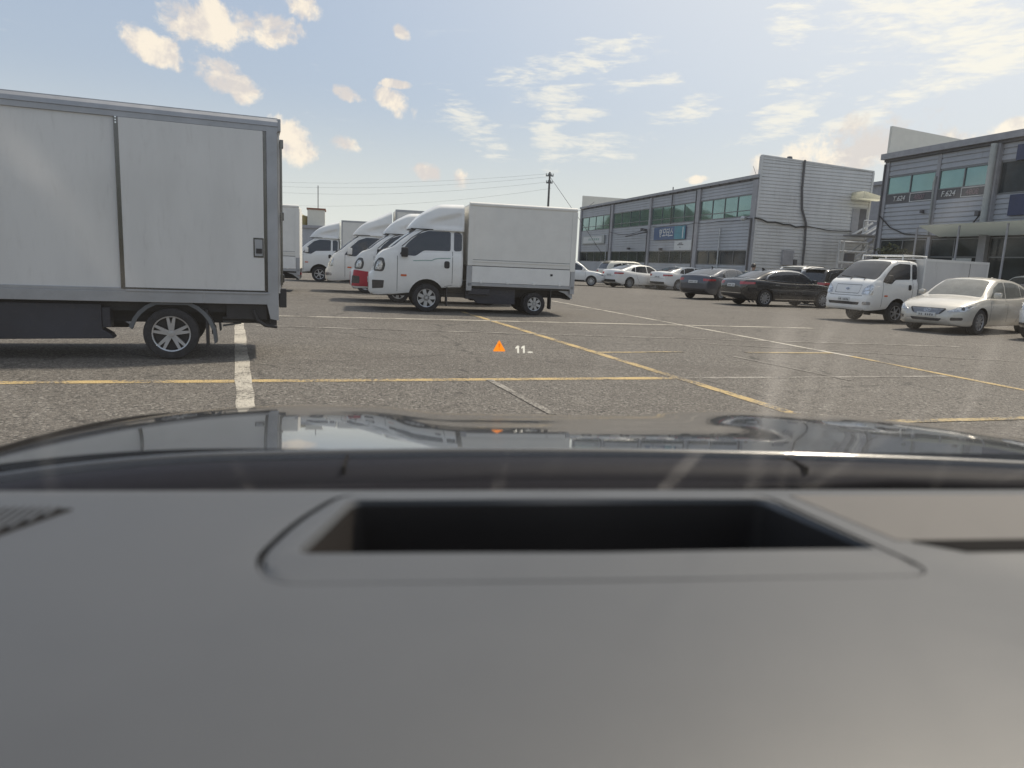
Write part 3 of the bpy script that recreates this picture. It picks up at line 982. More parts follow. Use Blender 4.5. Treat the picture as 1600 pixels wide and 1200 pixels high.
        if box == 'fridge':
            fr = thing_part('roof_rack', t)
            mbk = MB()
            for y in (-0.75, 0.75):
                mbk.tube([(-0.10, y, box_top - 0.08), (-0.10, y, box_top + 0.07), (-1.15, y, box_top + 0.07), (-1.15, y, box_top)], 0.024, 6)
            for x in (-0.10, -0.6, -1.15):
                mbk.tube([(x, -0.75, box_top + 0.07), (x, 0.75, box_top + 0.07)], 0.018, 6)
            mbk.build('roof_rack', M_white, t)
            MB().box(-0.96, -0.60, -0.55, 0.55, 1.985, box_top - 0.03).build('cooling_unit', M_dark, t, bevel=0.03)
    elif box == 'sliding':
        zb, zt2 = 0.70, box_top
        bx = MB().box(box_end, x0, -BW + 0.03, BW - 0.03, zb + 0.12, zt2 - 0.14).build('cargo_box', M_panel, t)
        xm = box_end + 1.72          # front edge of the sliding door
        for sg in (1, -1):
            def sb(nm, xa, xb, ya, yb, za, zc, m, par=bx, bev=0.004):
                return MB().box(xa, xb, min(sg * ya, sg * yb), max(sg * ya, sg * yb), za, zc).build(nm, m, par, bevel=bev)
            # curved roof rail in two steps
            prof = [(BW - 0.05, zt2 - 0.165), (BW + 0.010, zt2 - 0.165), (BW + 0.010, zt2 - 0.105), (BW + 0.022, zt2 - 0.10), (BW + 0.018, zt2 - 0.05), (BW - 0.01, zt2 - 0.015), (BW - 0.06, zt2)]
            MB().prism([(sg * y, z) for (y, z) in prof], box_end - 0.01, x0 + 0.01, 'X').build('roof_rail', M_alu, bx, 30)
            sb('bottom_rail', box_end + 0.10, x0, BW - 0.05, BW + 0.012, zb, zb + 0.125, M_alu)
            sb('bottom_rail_lip', xm, x0, BW - 0.05, BW + 0.004, zb + 0.125, zb + 0.165, M_alu)
            sb('bottom_rail_lip', box_end + 0.10, xm, BW - 0.05, BW + 0.024, zb + 0.125, zb + 0.150, M_alu)
            sb('rail_joint', box_end + 0.86, box_end + 0.885, BW, BW + 0.018, zb + 0.004, zb + 0.15, M_alu)
            sb('rear_post', box_end, box_end + 0.125, BW - 0.05, BW + 0.014, zb - 0.02, zt2 - 0.12, M_alu)
            MB().prism([(box_end, zb + 0.1), (box_end + 0.16, zb + 0.1), (box_end + 0.10, zb - 0.18), (box_end, zb - 0.20)], sg * (BW - 0.03), sg * (BW + 0.016)).build('post_foot', M_alu, bx)
            sb('fixed_panel', xm + 0.045, x0, BW - 0.04, BW - 0.012, zb + 0.16, zt2 - 0.165, M_panel, t)
            d = sb('sliding_door', box_end + 0.165, xm, BW - 0.03, BW + 0.012, zb + 0.155, zt2 - 0.168, M_panel, t, 0.003)
            sb('edge_strip', xm, xm + 0.045, BW - 0.03, BW + 0.016, zb + 0.152, zt2 - 0.168, M_steel, d)
            sb('edge_strip', box_end + 0.125, box_end + 0.163, BW - 0.03, BW + 0.006, zb + 0.155, zt2 - 0.168, M_steel, d)
            sb('door_sill', box_end + 0.15, xm + 0.02, BW, BW + 0.020, zb + 0.150, zb + 0.172, M_steel, d)
            h = sb('latch_plate', box_end + 0.17, box_end + 0.29, BW + 0.010, BW + 0.018, 1.28, 1.52, M_steel, d, 0.003)
            sb('latch_pocket', box_end + 0.185, box_end + 0.275, BW + 0.018, BW + 0.021, 1.30, 1.50, M_alu, h, 0.0)
            sb('latch_handle', box_end + 0.19, box_end + 0.26, BW + 0.02, BW + 0.032, 1.33, 1.39, M_dark, h, 0.003)
            for k in range(3):
                sb('bolt', xm + 0.015, xm + 0.03, BW + 0.014, BW + 0.020, zt2 - 0.24 + k * 0.03, zt2 - 0.225 + k * 0.03, M_chrome, d, 0.0)
            # arched mudguard over the rear wheel
            gm = MB()
            n = 16
            for i in range(n + 1):
                a = R(-12 + 204 * i / n)
                rr = 0.43
                zc = max(0.40, 0.315 + rr * math.sin(a)) if i > 0 else 0.22
                px = rear_ax - 0.02 - rr * math.cos(a) * 1.12
                if i == 0:
                    px = rear_ax - 0.52
                zc = min(zc, 0.70)
                gm.v += [(px, sg * 0.86, zc), (px, sg * 0.62, zc), (px * 1.0 + (0.02 if a < PI / 2 else -0.02), sg * 0.60, zc - 0.02), (px + (0.035 if a < PI / 2 else -0.035), sg * 0.86, zc - 0.03)]
            for i in range(n):
                for j in range(4):
                    j2 = (j + 1) % 4
                    gm.f.append((i * 4 + j, i * 4 + j2, (i + 1) * 4 + j2, (i + 1) * 4 + j))
            gm.build('mudguard', M_guard, t, 40)
            MB().box(box_end + 0.14, box_end + 0.62, min(sg * 0.60, sg * 0.80), max(sg * 0.60, sg * 0.80), 0.50, 0.695).build('step_box', M_dark, t, bevel=0.01)
            fb = MB().tube([(box_end + 0.30, sg * 0.84, 0.62), (box_end + 0.26, sg * 0.84, 0.50), (box_end + 0.16, sg * 0.84, 0.43), (box_end + 0.02, sg * 0.84, 0.415)], 0.022, 8)
            fb.build('tow_loop', M_dark, t, 60)
            for k in range(3):
                MB().tube([(rear_ax - 0.58, sg * 0.6, 0.40 + k * 0.05), (box_end + 0.45, sg * 0.62, 0.44 + k * 0.03)], 0.014, 6).build('spring_leaf', M_guard, t)
        MB().box(box_end, x0, -0.7, 0.7, 0.58, zb + 0.10).build('bed_floor', M_dark, t)
        for k in (-1, 1):
            dd = MB().box(box_end - 0.03, box_end - 0.005, k * 0.42 - 0.40, k * 0.42 + 0.40, zb + 0.14, zt2 - 0.16).build('rear_door', M_panel, t, bevel=0.004)
            for z in (0.98, 1.75, 2.62):
                MB().box(box_end - 0.075, box_end - 0.03, k * 0.80 - 0.05, k * 0.80 + 0.05, z, z + 0.10).build('hinge', M_steel, dd, bevel=0.008)
            MB().tube([(box_end - 0.055, k * 0.3, zb + 0.2), (box_end - 0.055, k * 0.3, zt2 - 0.25)], 0.016, 8).build('lock_bar', M_steel, dd)
            MB().tube([(box_end - 0.045, k * 0.84, 0.95), (box_end - 0.045, k * 0.84, zt2 - 0.25)], 0.014, 8).build('hinge_rod', M_steel, dd)
            MB().box(box_end - 0.10, box_end - 0.01, k * 0.75 - 0.07, k * 0.75 + 0.07, 0.66, 0.90).build('bump_stop', M_dark, t, bevel=0.01)
        MB().box(box_end - 0.01, x0 + 0.01, -BW + 0.04, BW - 0.04, zt2 - 0.03, zt2 + 0.005).build('roof_panel', M_alu, t)
        MB().box(box_end - 0.045, box_end - 0.008, -BW, BW, zt2 - 0.15, zt2 - 0.006).build('rear_header', M_alu, t, bevel=0.006)
    return t


def thing_part(*a):
    return None


def emblem(parent, sh, z, r):
    """oval badge with a slanted letter H"""
    ring = [(r * math.cos(2 * PI * i / 24), z + r * 0.55 * math.sin(2 * PI * i / 24)) for i in range(24)]
    inn = [(r * 0.8 * math.cos(2 * PI * i / 24), z + r * 0.42 * math.sin(2 * PI * i / 24)) for i in range(24)]
    a = sh.decal('badge_ring', ring, 'F', M_chrome, parent, 0.012, 0.03)
    sh.decal('badge_field', inn, 'F', M_lampdark, parent, 0.015, 0.03)
    for pts in ([(-r * 0.42, z - r * 0.34), (-r * 0.22, z + r * 0.36)], [(r * 0.22, z - r * 0.36), (r * 0.42, z + r * 0.34)], [(-r * 0.3, z - r * 0.03), (r * 0.3, z + r * 0.05)]):
        sh.decal('badge_letter', strip(pts, r * 0.16), 'F', M_chrome, parent, 0.019, 0.03)


def plate_marks(pl, sh, view, u, z, off=0.020):
    if pl is None:
        return
    par = pl.parent
    rnd = random.Random(int((u + z) * 977))
    for k in range(7):
        if k == 2:
            continue
        x = u - 0.165 + k * 0.055
        z0 = z - 0.03
        sh.decal('plate_mark', [(x - 0.013, z0), (x + 0.013, z0), (x + 0.013, z0 + 0.028 + 0.03 * rnd.random()), (x - 0.013, z0 + 0.05)], view, M_ink, par, off, 0.1)


# ================================================================ cars
SEDAN = dict(
    x0=-2.46, x1=2.44, n=64, tumble=0.30, belt=0.90, crown=0.045, endr=0.06,
    zt=[(-2.46, 0.80), (-2.40, 0.94), (-2.30, 1.03), (-2.0, 1.06), (-1.5, 1.03), (-0.8, 0.97), (0.3, 0.94), (1.0, 0.95), (1.5, 0.90), (2.0, 0.79), (2.25, 0.70), (2.38, 0.60), (2.44, 0.50)],
    zr=[(-1.98, 1.055), (-1.6, 1.21), (-1.2, 1.36), (-0.75, 1.445), (-0.2, 1.47), (0.25, 1.44), (0.65, 1.28), (1.15, 0.945)],
    zb=[(-2.46, 0.42), (-2.3, 0.30), (-1.9, 0.22), (1.9, 0.20), (2.3, 0.22), (2.44, 0.30)],
    w=[(-2.46, 0.70), (-2.3, 0.82), (-1.9, 0.90), (-1.0, 0.925), (0.8, 0.925), (1.6, 0.91), (2.0, 0.86), (2.25, 0.77), (2.44, 0.58)])
FAST = dict(SEDAN, zt=[(-2.46, 0.78), (-2.42, 0.96), (-2.34, 1.08), (-2.1, 1.09), (-1.5, 1.03), (-0.8, 0.97), (0.3, 0.93), (1.0, 0.94), (1.5, 0.88), (2.0, 0.78), (2.25, 0.70), (2.38, 0.60), (2.44, 0.50)],
            zr=[(-2.12, 1.09), (-1.7, 1.22), (-1.2, 1.36), (-0.75, 1.43), (-0.2, 1.45), (0.25, 1.42), (0.65, 1.27), (1.15, 0.935)])
SUV = dict(
    x0=-2.35, x1=2.35, n=64, tumble=0.24, belt=0.91, crown=0.04, endr=0.06,
    zt=[(-2.35, 1.05), (-2.3, 1.10), (-1.5, 1.12), (-0.5, 1.10), (0.5, 1.07), (1.05, 1.07), (1.5, 1.04), (1.95, 0.97), (2.2, 0.88), (2.32, 0.72), (2.35, 0.60)],
    zr=[(-2.28, 1.11), (-2.15, 1.40), (-2.0, 1.60), (-1.85, 1.67), (-1.0, 1.73), (-0.2, 1.74), (0.3, 1.69), (0.7, 1.48), (1.2, 1.065)],
    zb=[(-2.35, 0.50), (-2.1, 0.36), (-1.7, 0.28), (1.7, 0.28), (2.1, 0.32), (2.35, 0.40)],
    w=[(-2.35, 0.78), (-2.1, 0.88), (-1.5, 0.93), (1.4, 0.93), (1.9, 0.88), (2.15, 0.80), (2.35, 0.64)])


def car(name, label, spec, contact, heading, side='R', axle='rear', scale=1.0, paint=None, kind='sedan', group=None, spokes=('thin', 10), glass=None, chrome=True, tail='corner', front='plain', cat='car', rack=False, low_dark=True):
    """contact: ground point under one tyre; side / axle say which"""
    hd = R(heading)
    fx, rx = (1.42, -1.45) if kind == 'sedan' else (1.40, -1.36)
    fwd = Vector((math.cos(hd), math.sin(hd), 0))
    left = Vector((-math.sin(hd), math.cos(hd), 0))
    c = Vector((*contact, 0)) - fwd * (fx if axle == 'front' else rx) * scale - left * (0.80 if side == 'L' else -0.80) * scale
    t = thing(name, label, cat, tuple(c), hd, group, scale)
    sh = Shell(spec)
    wr = 0.335 if kind == 'sedan' else 0.365
    body = sh.body('body', paint or M_white, t, [(fx, wr, wr + 0.045, 0.92, 0.28), (rx, wr, wr + 0.045, 0.92, 0.28)])
    gl = glass or M_glass
    zt, zr = sh.zt, curve(spec['zr'])
    if kind == 'sedan':
        r0 = spec['zr'][0][0]
        front_w = [(0.86, zt(0.86) + 0.035), (0.02, zt(0.02) + 0.03), (-0.02, 1.39), (0.22, 1.375), (0.55, 1.24)]
        rear_w = [(-0.05, zt(-0.05) + 0.03), (-0.95, zt(-0.95) + 0.03), (-0.92, 1.33), (-0.6, 1.385), (-0.1, 1.39)]
        quart = [(-1.0, zt(-1.0) + 0.035), (-1.34, zt(-1.34) + 0.055), (-1.22, 1.22), (-0.98, 1.31)]
        outline = [(1.0, zt(1.0) + 0.01), (0.55, 1.27), (0.22, 1.405), (-0.2, 1.42), (-0.65, 1.405), (-1.0, 1.345), (-1.3, 1.22), (-1.46, zt(-1.4) + 0.05), (-1.36, zt(-1.36) + 0.03), (0.9, zt(0.9) + 0.012)]
        ws = [(1.10, -0.70), (1.10, 0.70), (0.40, 0.56), (0.40, -0.56)]
        rg = [(r0 + 0.10, -0.68), (r0 + 0.10, 0.68), (-1.05, 0.57), (-1.05, -0.57)]
    else:
        front_w = [(0.95, zt(0.95) + 0.05), (0.02, zt(0) + 0.04), (0.0, 1.62), (0.22, 1.60), (0.6, 1.42)]
        rear_w = [(-0.06, zt(0) + 0.04), (-1.05, zt(-1) + 0.04), (-1.05, 1.60), (-0.06, 1.63)]
        quart = [(-1.13, zt(-1) + 0.05), (-1.80, zt(-1.8) + 0.12), (-1.70, 1.48), (-1.13, 1.59)]
        outline = [(1.08, zt(1.0) + 0.03), (0.6, 1.455), (0.22, 1.64), (-0.2, 1.665), (-1.0, 1.645), (-1.75, 1.52), (-1.9, zt(-1.8) + 0.12), (-1.6, zt(-1.6) + 0.03), (1.0, zt(1.0) + 0.02)]
        ws = [(1.13, -0.72), (1.13, 0.72), (0.45, 0.60), (0.45, -0.60)]
        rg = None
    for v in 'LR':
        for nm, poly in (('front_window', front_w), ('rear_window', rear_w), ('quarter_window', quart)):
            sh.decal(nm, roundpoly(poly, 0.03), v, gl, body, 0.006)
        if chrome:
            sh.decal('window_trim', strip(outline + [outline[0]], 0.022), v, M_chrome, body, 0.008, 0.1)
        for xx in (0.98, 0.0, -0.98):
            sh.decal('door_gap', strip([(xx, zt(xx) - 0.02), (xx - 0.02 if xx > -0.9 else xx + 0.12, 0.62), (xx - 0.04 if xx > -0.9 else xx + 0.33, 0.34)], 0.010), v, M_seam, body, 0.002, 0.1)
        for xx in (0.14, -0.84):
            hz_ = zt(xx) - 0.13
            sh.decal('door_handle', roundpoly([(xx, hz_), (xx - 0.20, hz_ + 0.005), (xx - 0.20, hz_ + 0.03), (xx, hz_ + 0.025)], 0.012), v, M_chrome if chrome else (paint or M_white), body, 0.018, 0.1)
        if chrome:
            sh.decal('sill_trim', strip([(0.95, 0.31), (-0.98, 0.31)], 0.022), v, M_chrome, body, 0.006, 0.2)
        if kind != 'sedan' and low_dark:
            sh.decal('sill_cladding', [(1.0, 0.30), (-0.95, 0.30), (-0.95, 0.42), (1.0, 0.42)], v, M_dark, body, 0.006, 0.2)
        sg = 1 if v == 'L' else -1
        mr = MB().box(0.72, 0.86, sg * 0.98 - 0.10, sg * 0.98 + 0.07, zt(0.8) + 0.03, zt(0.8) + 0.17)
        mr.build('mirror', paint or M_white, body, 40, bevel=0.035)
    sh.decal('windshield', roundpoly(ws, 0.08), 'T', gl, body, 0.006)
    if rg:
        sh.decal('rear_glass', roundpoly(rg, 0.08), 'T', gl, body, 0.006)
    else:
        sh.decal('rear_glass', roundpoly([(-0.66, 1.16), (0.66, 1.16), (0.56, 1.56), (-0.56, 1.56)], 0.06), 'B', gl, body, 0.008)
        MB().box(-2.16, -1.85, -0.55, 0.55, 1.66, 1.695).build('spoiler', paint or M_white, body, 40, bevel=0.012)
    # rear end
    zl = (0.82, 0.96) if kind == 'sedan' else (0.92, 1.08)
    for sg in (1, -1):
        ya = PI - sg * R(38)
        cu = lambda x, y: -math.sin(ya) * x + math.cos(ya) * y
        ua, ub = cu(-2.40, sg * 0.50), cu(-2.0, sg * 0.90)
        pl = [(ua, zl[0] + 0.02), (ub, zl[0] + 0.05), (ub, zl[1] - 0.01), (ua, zl[1])]
        if (ub - ua) < 0:
            pl = pl[::-1]
        sh.decal('tail_lamp', roundpoly(pl, 0.02), 'C', M_redlamp, body, 0.010, yaw=ya)
        # headlights
        yb = sg * R(35)
        cu2 = lambda x, y: -math.sin(yb) * x + math.cos(yb) * y
        zh = (0.60, 0.72) if kind == 'sedan' else (0.76, 0.90)
        ua, ub = cu2(2.34, sg * 0.44), cu2(1.72, sg * 0.90)
        hp = [(ua, zh[0] - 0.02), (ua + 0.55 * (ub - ua), zh[0]), (ub, zh[1] + 0.02), (ub - 0.1 * (ub - ua), zh[1] + 0.05), (ua + 0.35 * (ub - ua), zh[1] - 0.01)]
        if (ub - ua) < 0:
            hp = hp[::-1]
        sh.decal('headlight', roundpoly(hp, 0.03), 'C', M_lamp, body, 0.008, yaw=yb)
        um = (ua + ub) / 2
        sh.decal('headlight_lens', [(um + 0.045 * math.cos(2 * PI * i / 14), zh[0] + 0.07 + 0.04 * math.sin(2 * PI * i / 14)) for i in range(14)], 'C', M_lampdark, body, 0.014, yaw=yb)
        ua, ub = cu2(2.36, sg * 0.56), cu2(2.16, sg * 0.78)
        fp = [(ua, 0.36), (ub, 0.38), (ub, 0.45), (ua, 0.44)]
        if (ub - ua) < 0:
            fp = fp[::-1]
        sh.decal('fog_lamp', roundpoly(fp, 0.03), 'C', M_lampdark, body, 0.008, yaw=yb)
    zp = 0.80 if kind == 'sedan' else 0.80
    p = sh.decal('number_plate', [(-0.24, zp - 0.06), (0.24, zp - 0.06), (0.24, zp + 0.06), (-0.24, zp + 0.06)], 'B', M_plate, body, 0.014)
    plate_marks(p, sh, 'B', 0.0, zp)
    sh.decal('rear_valance', roundpoly([(-0.62, 0.36), (0.62, 0.36), (0.68, 0.50), (-0.68, 0.50)], 0.04), 'B', M_dark, body, 0.006)
    if chrome:
        sh.decal('rear_trim', strip([(-0.66, 0.50), (0.66, 0.50)], 0.025), 'B', M_chrome, body, 0.012)
    sh.decal('boot_gap', strip([(-0.62, zl[0] - 0.10), (0.62, zl[0] - 0.10)], 0.012), 'B', M_seam, body, 0.003)
    # front end
    zg = (0.50, 0.66) if kind == 'sedan' else (0.58, 0.80)
    sh.decal('grille', roundpoly([(-0.34, zg[0]), (0.34, zg[0]), (0.47, zg[1]), (-0.47, zg[1])], 0.06), 'F', M_grille, body, 0.008)
    sh.decal('lower_intake', roundpoly([(-0.34, 0.33), (0.34, 0.33), (0.40, 0.40), (-0.40, 0.40)], 0.03), 'F', M_dark, body, 0.008)
    pf = sh.decal('number_plate', [(-0.24, 0.44), (0.24, 0.44), (0.24, 0.53), (-0.24, 0.53)], 'F', M_plate, body, 0.022)
    plate_marks(pf, sh, 'F', 0.0, 0.485, 0.027)
    if front == 'badge':
        for k in range(6):
            zz = zg[0] + 0.02 + k * 0.023
            sh.decal('grille_bar', strip([(-0.31 - k * 0.018, zz), (0.31 + k * 0.018, zz)], 0.007), 'F', M_chrome, body, 0.012)
        emblem(body, sh, zg[1] - 0.06, 0.085)
    if tail == 'bar':
        sh.decal('light_bar', strip([(-0.55, zl[1] - 0.04), (0.55, zl[1] - 0.04)], 0.03), 'B', M_redlamp, body, 0.012)
    if kind != 'sedan':
        for sg in (1, -1):
            rl = MB().tube([(0.2, sg * 0.60, 1.70), (0.1, sg * 0.60, 1.765), (-1.4, sg * 0.60, 1.77), (-1.7, sg * 0.60, 1.70)], 0.018, 6)
            rl.build('roof_rail', M_chrome if rack else M_dark, body)
    MB().prism([(-1.62, 1.40), (-1.45, 1.40), (-1.60, 1.45), (-1.66, 1.45)] if kind != 'sedan' else [(-1.0, 1.42), (-0.86, 1.46), (-1.02, 1.53), (-1.06, 1.53)], -0.015, 0.015).build('antenna_fin', paint or M_white, body)
    for x in (fx, rx):
        for sg in (1, -1):
            wheel(t, x, sg * 0.895, wr, wr * 0.66, 0.22, spokes[1], spokes[0], spin=0.2 + x)
    return t


# ================================================================ the car the picture is taken from
EGO_YAW = R(8.4)
M_dash = mat('dash_vinyl', (0.064, 0.068, 0.075), 0.42, spec=0.6, var=0.06, bump=0.10, bscale=900)
M_dashpad = mat('dash_pad', (0.090, 0.083, 0.078), 0.5, var=0.03, bump=0.10, bscale=900)
M_pit = mat('pit_black', (0.012, 0.011, 0.011), 0.7, spec=0.04)
M_hood = mat('hood_paint', (0.018, 0.018, 0.019), 0.22, coat=1.0, coat_rough=0.03, var=0.1, bump=0.02, bscale=6)
M_cowl = mat('cowl_plastic', (0.008, 0.008, 0.012), 0.75, spec=0.05, var=0.1)
M_seal = mat('cowl_satin_trim', (0.008, 0.009, 0.016), 0.6, spec=0.10, var=0.1)


def windshield_mat():
    m = bpy.data.materials.new('windshield_glass')
    m.use_nodes = True
    N = NT(m.node_tree)
    N.n.remove(N.n['Principled BSDF'])
    out = N.n['Material Output']
    tr = N.node('ShaderNodeBsdfTransparent')
    tr.inputs[0].default_value = (0.97, 0.985, 0.98, 1)
    gl = N.node('ShaderNodeBsdfGlossy')
    gl.inputs['Roughness'].default_value = 0.02
    gl.inputs['Color'].default_value = (1, 1, 1, 1)
    di = N.node('ShaderNodeBsdfTranslucent')
    di.inputs['Color'].default_value = (0.8, 0.78, 0.74, 1)
    ge = N.node('ShaderNodeNewGeometry')
    cs = N.math('ABSOLUTE', N.vmath('DOT_PRODUCT', ge.outputs['Normal'], ge.outputs['Incoming']))
    fr = N.math('MULTIPLY_ADD', N.math('POWER', N.math('SUBTRACT', 1.0, cs), 5.0), 0.22, 0.010)
    m1 = N.node('ShaderNodeMixShader')
    N.l.new(fr, m1.inputs[0])
    N.l.new(tr.outputs[0], m1.inputs[1])
    N.l.new(gl.outputs[0], m1.inputs[2])
    # dust film doubling as veiling haze; pale streaks painted in for glare
    g = N.node('ShaderNodeTexCoord')
    v = N.vmath('MULTIPLY', g.outputs['Object'], (34.0, 2.2, 2.2))
    n = N.noise(v, 1.0, 4, 0.6, 0.6)
    n2 = N.noise(g.outputs['Object'], 5.0, 4, 0.6)
    f = N.math('ADD', 0.008, N.math('MULTIPLY', N.smooth(n, 0.54, 0.72), N.smooth(n2, 0.45, 0.66, 0.0, 0.09)))
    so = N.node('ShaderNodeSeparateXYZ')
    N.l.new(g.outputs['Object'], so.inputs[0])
    for (xa, ya, sl, hw, amt) in ((0.169, 0.300, 0.49, 0.011, 0.085), (0.190, 0.300, 0.50, 0.006, 0.045), (0.208, 0.308, 0.52, 0.008, 0.035), (0.274, 0.292, 0.72, 0.008, 0.04), (-0.16, 0.33, -0.45, 0.007, 0.02)):  # painted glare bands at fixed spots on the pane
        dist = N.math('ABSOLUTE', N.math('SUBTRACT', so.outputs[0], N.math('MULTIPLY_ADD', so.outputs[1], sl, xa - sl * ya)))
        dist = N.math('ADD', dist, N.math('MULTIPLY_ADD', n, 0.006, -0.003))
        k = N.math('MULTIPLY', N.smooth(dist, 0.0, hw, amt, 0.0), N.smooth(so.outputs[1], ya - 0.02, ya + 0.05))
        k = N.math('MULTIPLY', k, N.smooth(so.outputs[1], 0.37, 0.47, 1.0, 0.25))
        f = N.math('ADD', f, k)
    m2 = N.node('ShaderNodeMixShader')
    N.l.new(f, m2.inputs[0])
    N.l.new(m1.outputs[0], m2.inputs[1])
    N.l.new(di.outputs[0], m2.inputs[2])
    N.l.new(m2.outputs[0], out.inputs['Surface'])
    return m


def ego_car():
    t = thing('car', 'dark car seen from its driver seat, grey dashboard and black bonnet at bottom', 'car', (0, 0, 0), EGO_YAW)
    # ---- bonnet and front wings
    XC = 0.28

    def hz_(x, y):
        s = y - 0.74
        z = 1.160 - 0.06 * s - 0.12 * s * s
        if s > 0.75:
            z -= 0.55 * (s - 0.75)**2
        z -= 0.34 * max(0, -0.17 - x)**2 + 0.36 * max(0, x - 0.73)**2
        d = abs(x - XC)
        # flat middle between two soft creases
        k = min(1, max(0, (d - 0.20) / 0.16))
        z -= 0.012 * (1 - k * k * (3 - 2 * k)) * min(1, s / 0.3 if s > 0 else 0)
        return z
    nx, ny = 60, 40
    xs = list(np.linspace(-0.67, 1.23, nx))
    ys = list(np.linspace(0.735, 1.90, ny))
    mb = MB()
    for y in ys:
        cut = 0.0 if y < 1.2 else 0.28 * ((y - 1.2) / 0.7)**2
        for x in xs:
            xx = XC + (x - XC) * (1 - cut / 0.95)
            mb.v.append((xx, y, hz_(x, y)))
    for j in range(ny - 1):
        for i in range(nx - 1):
            mb.f.append((j * nx + i, j * nx + i + 1, (j + 1) * nx + i + 1, (j + 1) * nx + i))
    # wing sides, nose and rear edge turned down
    border = [j * nx for j in range(ny - 1, -1, -1)] + list(range(1, nx)) + [j * nx + nx - 1 for j in range(1, ny)] + [(ny - 1) * nx + i for i in range(nx - 2, -1, -1)]
    levels = [(0.012, 0.015), (0.035, 0.06), (0.05, 0.2), (0.05, 0.45), (0.02, 0.75)]
    last = border
    for (o, d) in levels:
        cur = []
        for b in border:
            x, y, z = mb.v[b]
            rear = y < 0.74 and -0.6 < x < 1.16
            ex = (x - XC) / 0.95
            ox = o * (1 if ex > 0.7 else (-1 if ex < -0.7 else 0))
            oy = o if y > 1.85 else 0.0
            zz = z - (d if not rear else min(d, 0.05))
            if rear:
                oy = -0.002
            mb.v.append((x + ox, y + oy, max(zz, 0.3)))
            cur.append(len(mb.v) - 1)
        n = len(border)
        for i in range(n - 1):
            mb.f.append((last[i], last[i + 1], cur[i + 1], cur[i]))
        last = cur
    mb.build('bonnet', M_hood, t, 50)
    for sg in (-1, 1):
        pts = [(XC + sg * (0.74 - 0.10 * ((y - 0.74) / 1.1)**2), y, 0) for y in np.linspace(0.76, 1.80, 14)]
        pts = [(x, y, hz_(x, y) + 0.001) for (x, y, _) in pts]
        MB().tube(pts, 0.004, 6).build('bonnet_gap', M_pit, t)
    # ---- cowl
    ct = MB()
    ct.prism([(0.50, 1.08), (0.735, 1.08), (0.735, 1.122), (0.70, 1.135), (0.62, 1.133), (0.50, 1.128)], -0.60, 1.16, 'X')
    ct.build('cowl_panel', M_cowl, t, 40)
    sx = list(np.linspace(-0.58, 1.14, 70))
    back = lambda x: 0.728 - 0.17 * (x - 0.2)**2
    bz = lambda x: hz_(x, 0.74)

    def band(prof, name, m):
        q = MB()
        n_ = len(prof)
        for x in sx:
            for (dy, dz) in prof:
                q.v.append((x, back(x) + dy, bz(x) + dz))
        for i_ in range(len(sx) - 1):
            for j_ in range(n_ - 1):
                q.f.append((i_ * n_ + j_, i_ * n_ + j_ + 1, (i_ + 1) * n_ + j_ + 1, (i_ + 1) * n_ + j_))
        return q.build(name, m, t, 50)
    band([(0.12, -0.030), (0.03, -0.004), (0.012, 0.0025), (0.004, 0.0035), (0.0, 0.001), (-0.002, -0.008)], 'bonnet_edge', M_hood)
    band([(-0.002, -0.006), (-0.006, -0.003), (-0.018, -0.001), (-0.036, -0.003), (-0.050, -0.010), (-0.056, -0.020)], 'cowl_trim', M_seal)
    band([(-0.052, -0.014), (-0.060, -0.012), (-0.075, -0.012), (-0.090, -0.017), (-0.12, -0.030), (-0.20, -0.04)], 'cowl_seal', M_cowl)
    for xj in (-0.06, 0.42):
        MB().box(xj - 0.0015, xj + 0.0015, back(xj) - 0.045, back(xj) - 0.004, 1.10, bz(xj) + 0.0005).build('trim_joint', M_pit, t)
    # wipers resting in the cowl
    for x0, x1, y0, y1 in ((0.16, 0.80, 0.617, 0.612), (0.44, 1.02, 0.632, 0.606)):
        w = MB().tube([(x0, y0, 1.148), ((x0 + x1) / 2, (y0 + y1) / 2 + 0.008, 1.158), (x1, y1, 1.150)], [0.005, 0.007, 0.009], 8).build('wiper_arm', M_cowl, t, 60)
        MB().box(min(x0, x1), max(x0, x1), y1 - 0.022, y1 - 0.014, 1.136, 1.152).build('wiper_blade', M_pit, w)
    # ---- dashboard: rings from the projector pit outwards
    cx, cy = 0.103, 0.388

    def zd(x, y):
        z = 1.210
        if y > 0.43:
            z -= 0.5 * (y - 0.43)**2 * 8
        if y < 0.26:
            z -= 0.35 * (0.26 - y)**2
        if y < 0.335 and x > 0.285:
            z -= 0.055 * min(1, (0.335 - y) / 0.12) * min(1, (x - 0.285) / 0.22)**1.5
        return z
    hole = roundpoly([(-0.053, 0.350), (0.263, 0.346), (0.236, 0.430), (-0.032, 0.430)], 0.008, 5)
    bez = roundpoly([(-0.060, 0.317), (0.276, 0.312), (0.243, 0.449), (-0.039, 0.449), (-0.062, 0.395), (-0.073, 0.345)], 0.022, 6)

    def hit(poly, a):
        d = Vector((math.cos(a), math.sin(a)))
        best = None
        for i in range(len(poly)):
            p = Vector(poly[i]) - Vector((cx, cy))
            q = Vector(poly[(i + 1) % len(poly)]) - Vector((cx, cy))
            e = q - p
            den = d.x * e.y - d.y * e.x
            if abs(den) < 1e-12:
                continue
            tt = (p.x * e.y - p.y * e.x) / den
            uu = (p.x * d.y - p.y * d.x) / den
            if tt > 0 and -1e-6 <= uu <= 1 + 1e-6 and (best is None or tt > best):
                best = tt
        return (cx + d.x * best, cy + d.y * best)
    outer = [(-0.54, 0.02), (1.10, 0.02), (1.10, 0.47), (-0.54, 0.47)]
    angs = set(np.linspace(-PI, PI, 140, endpoint=False))
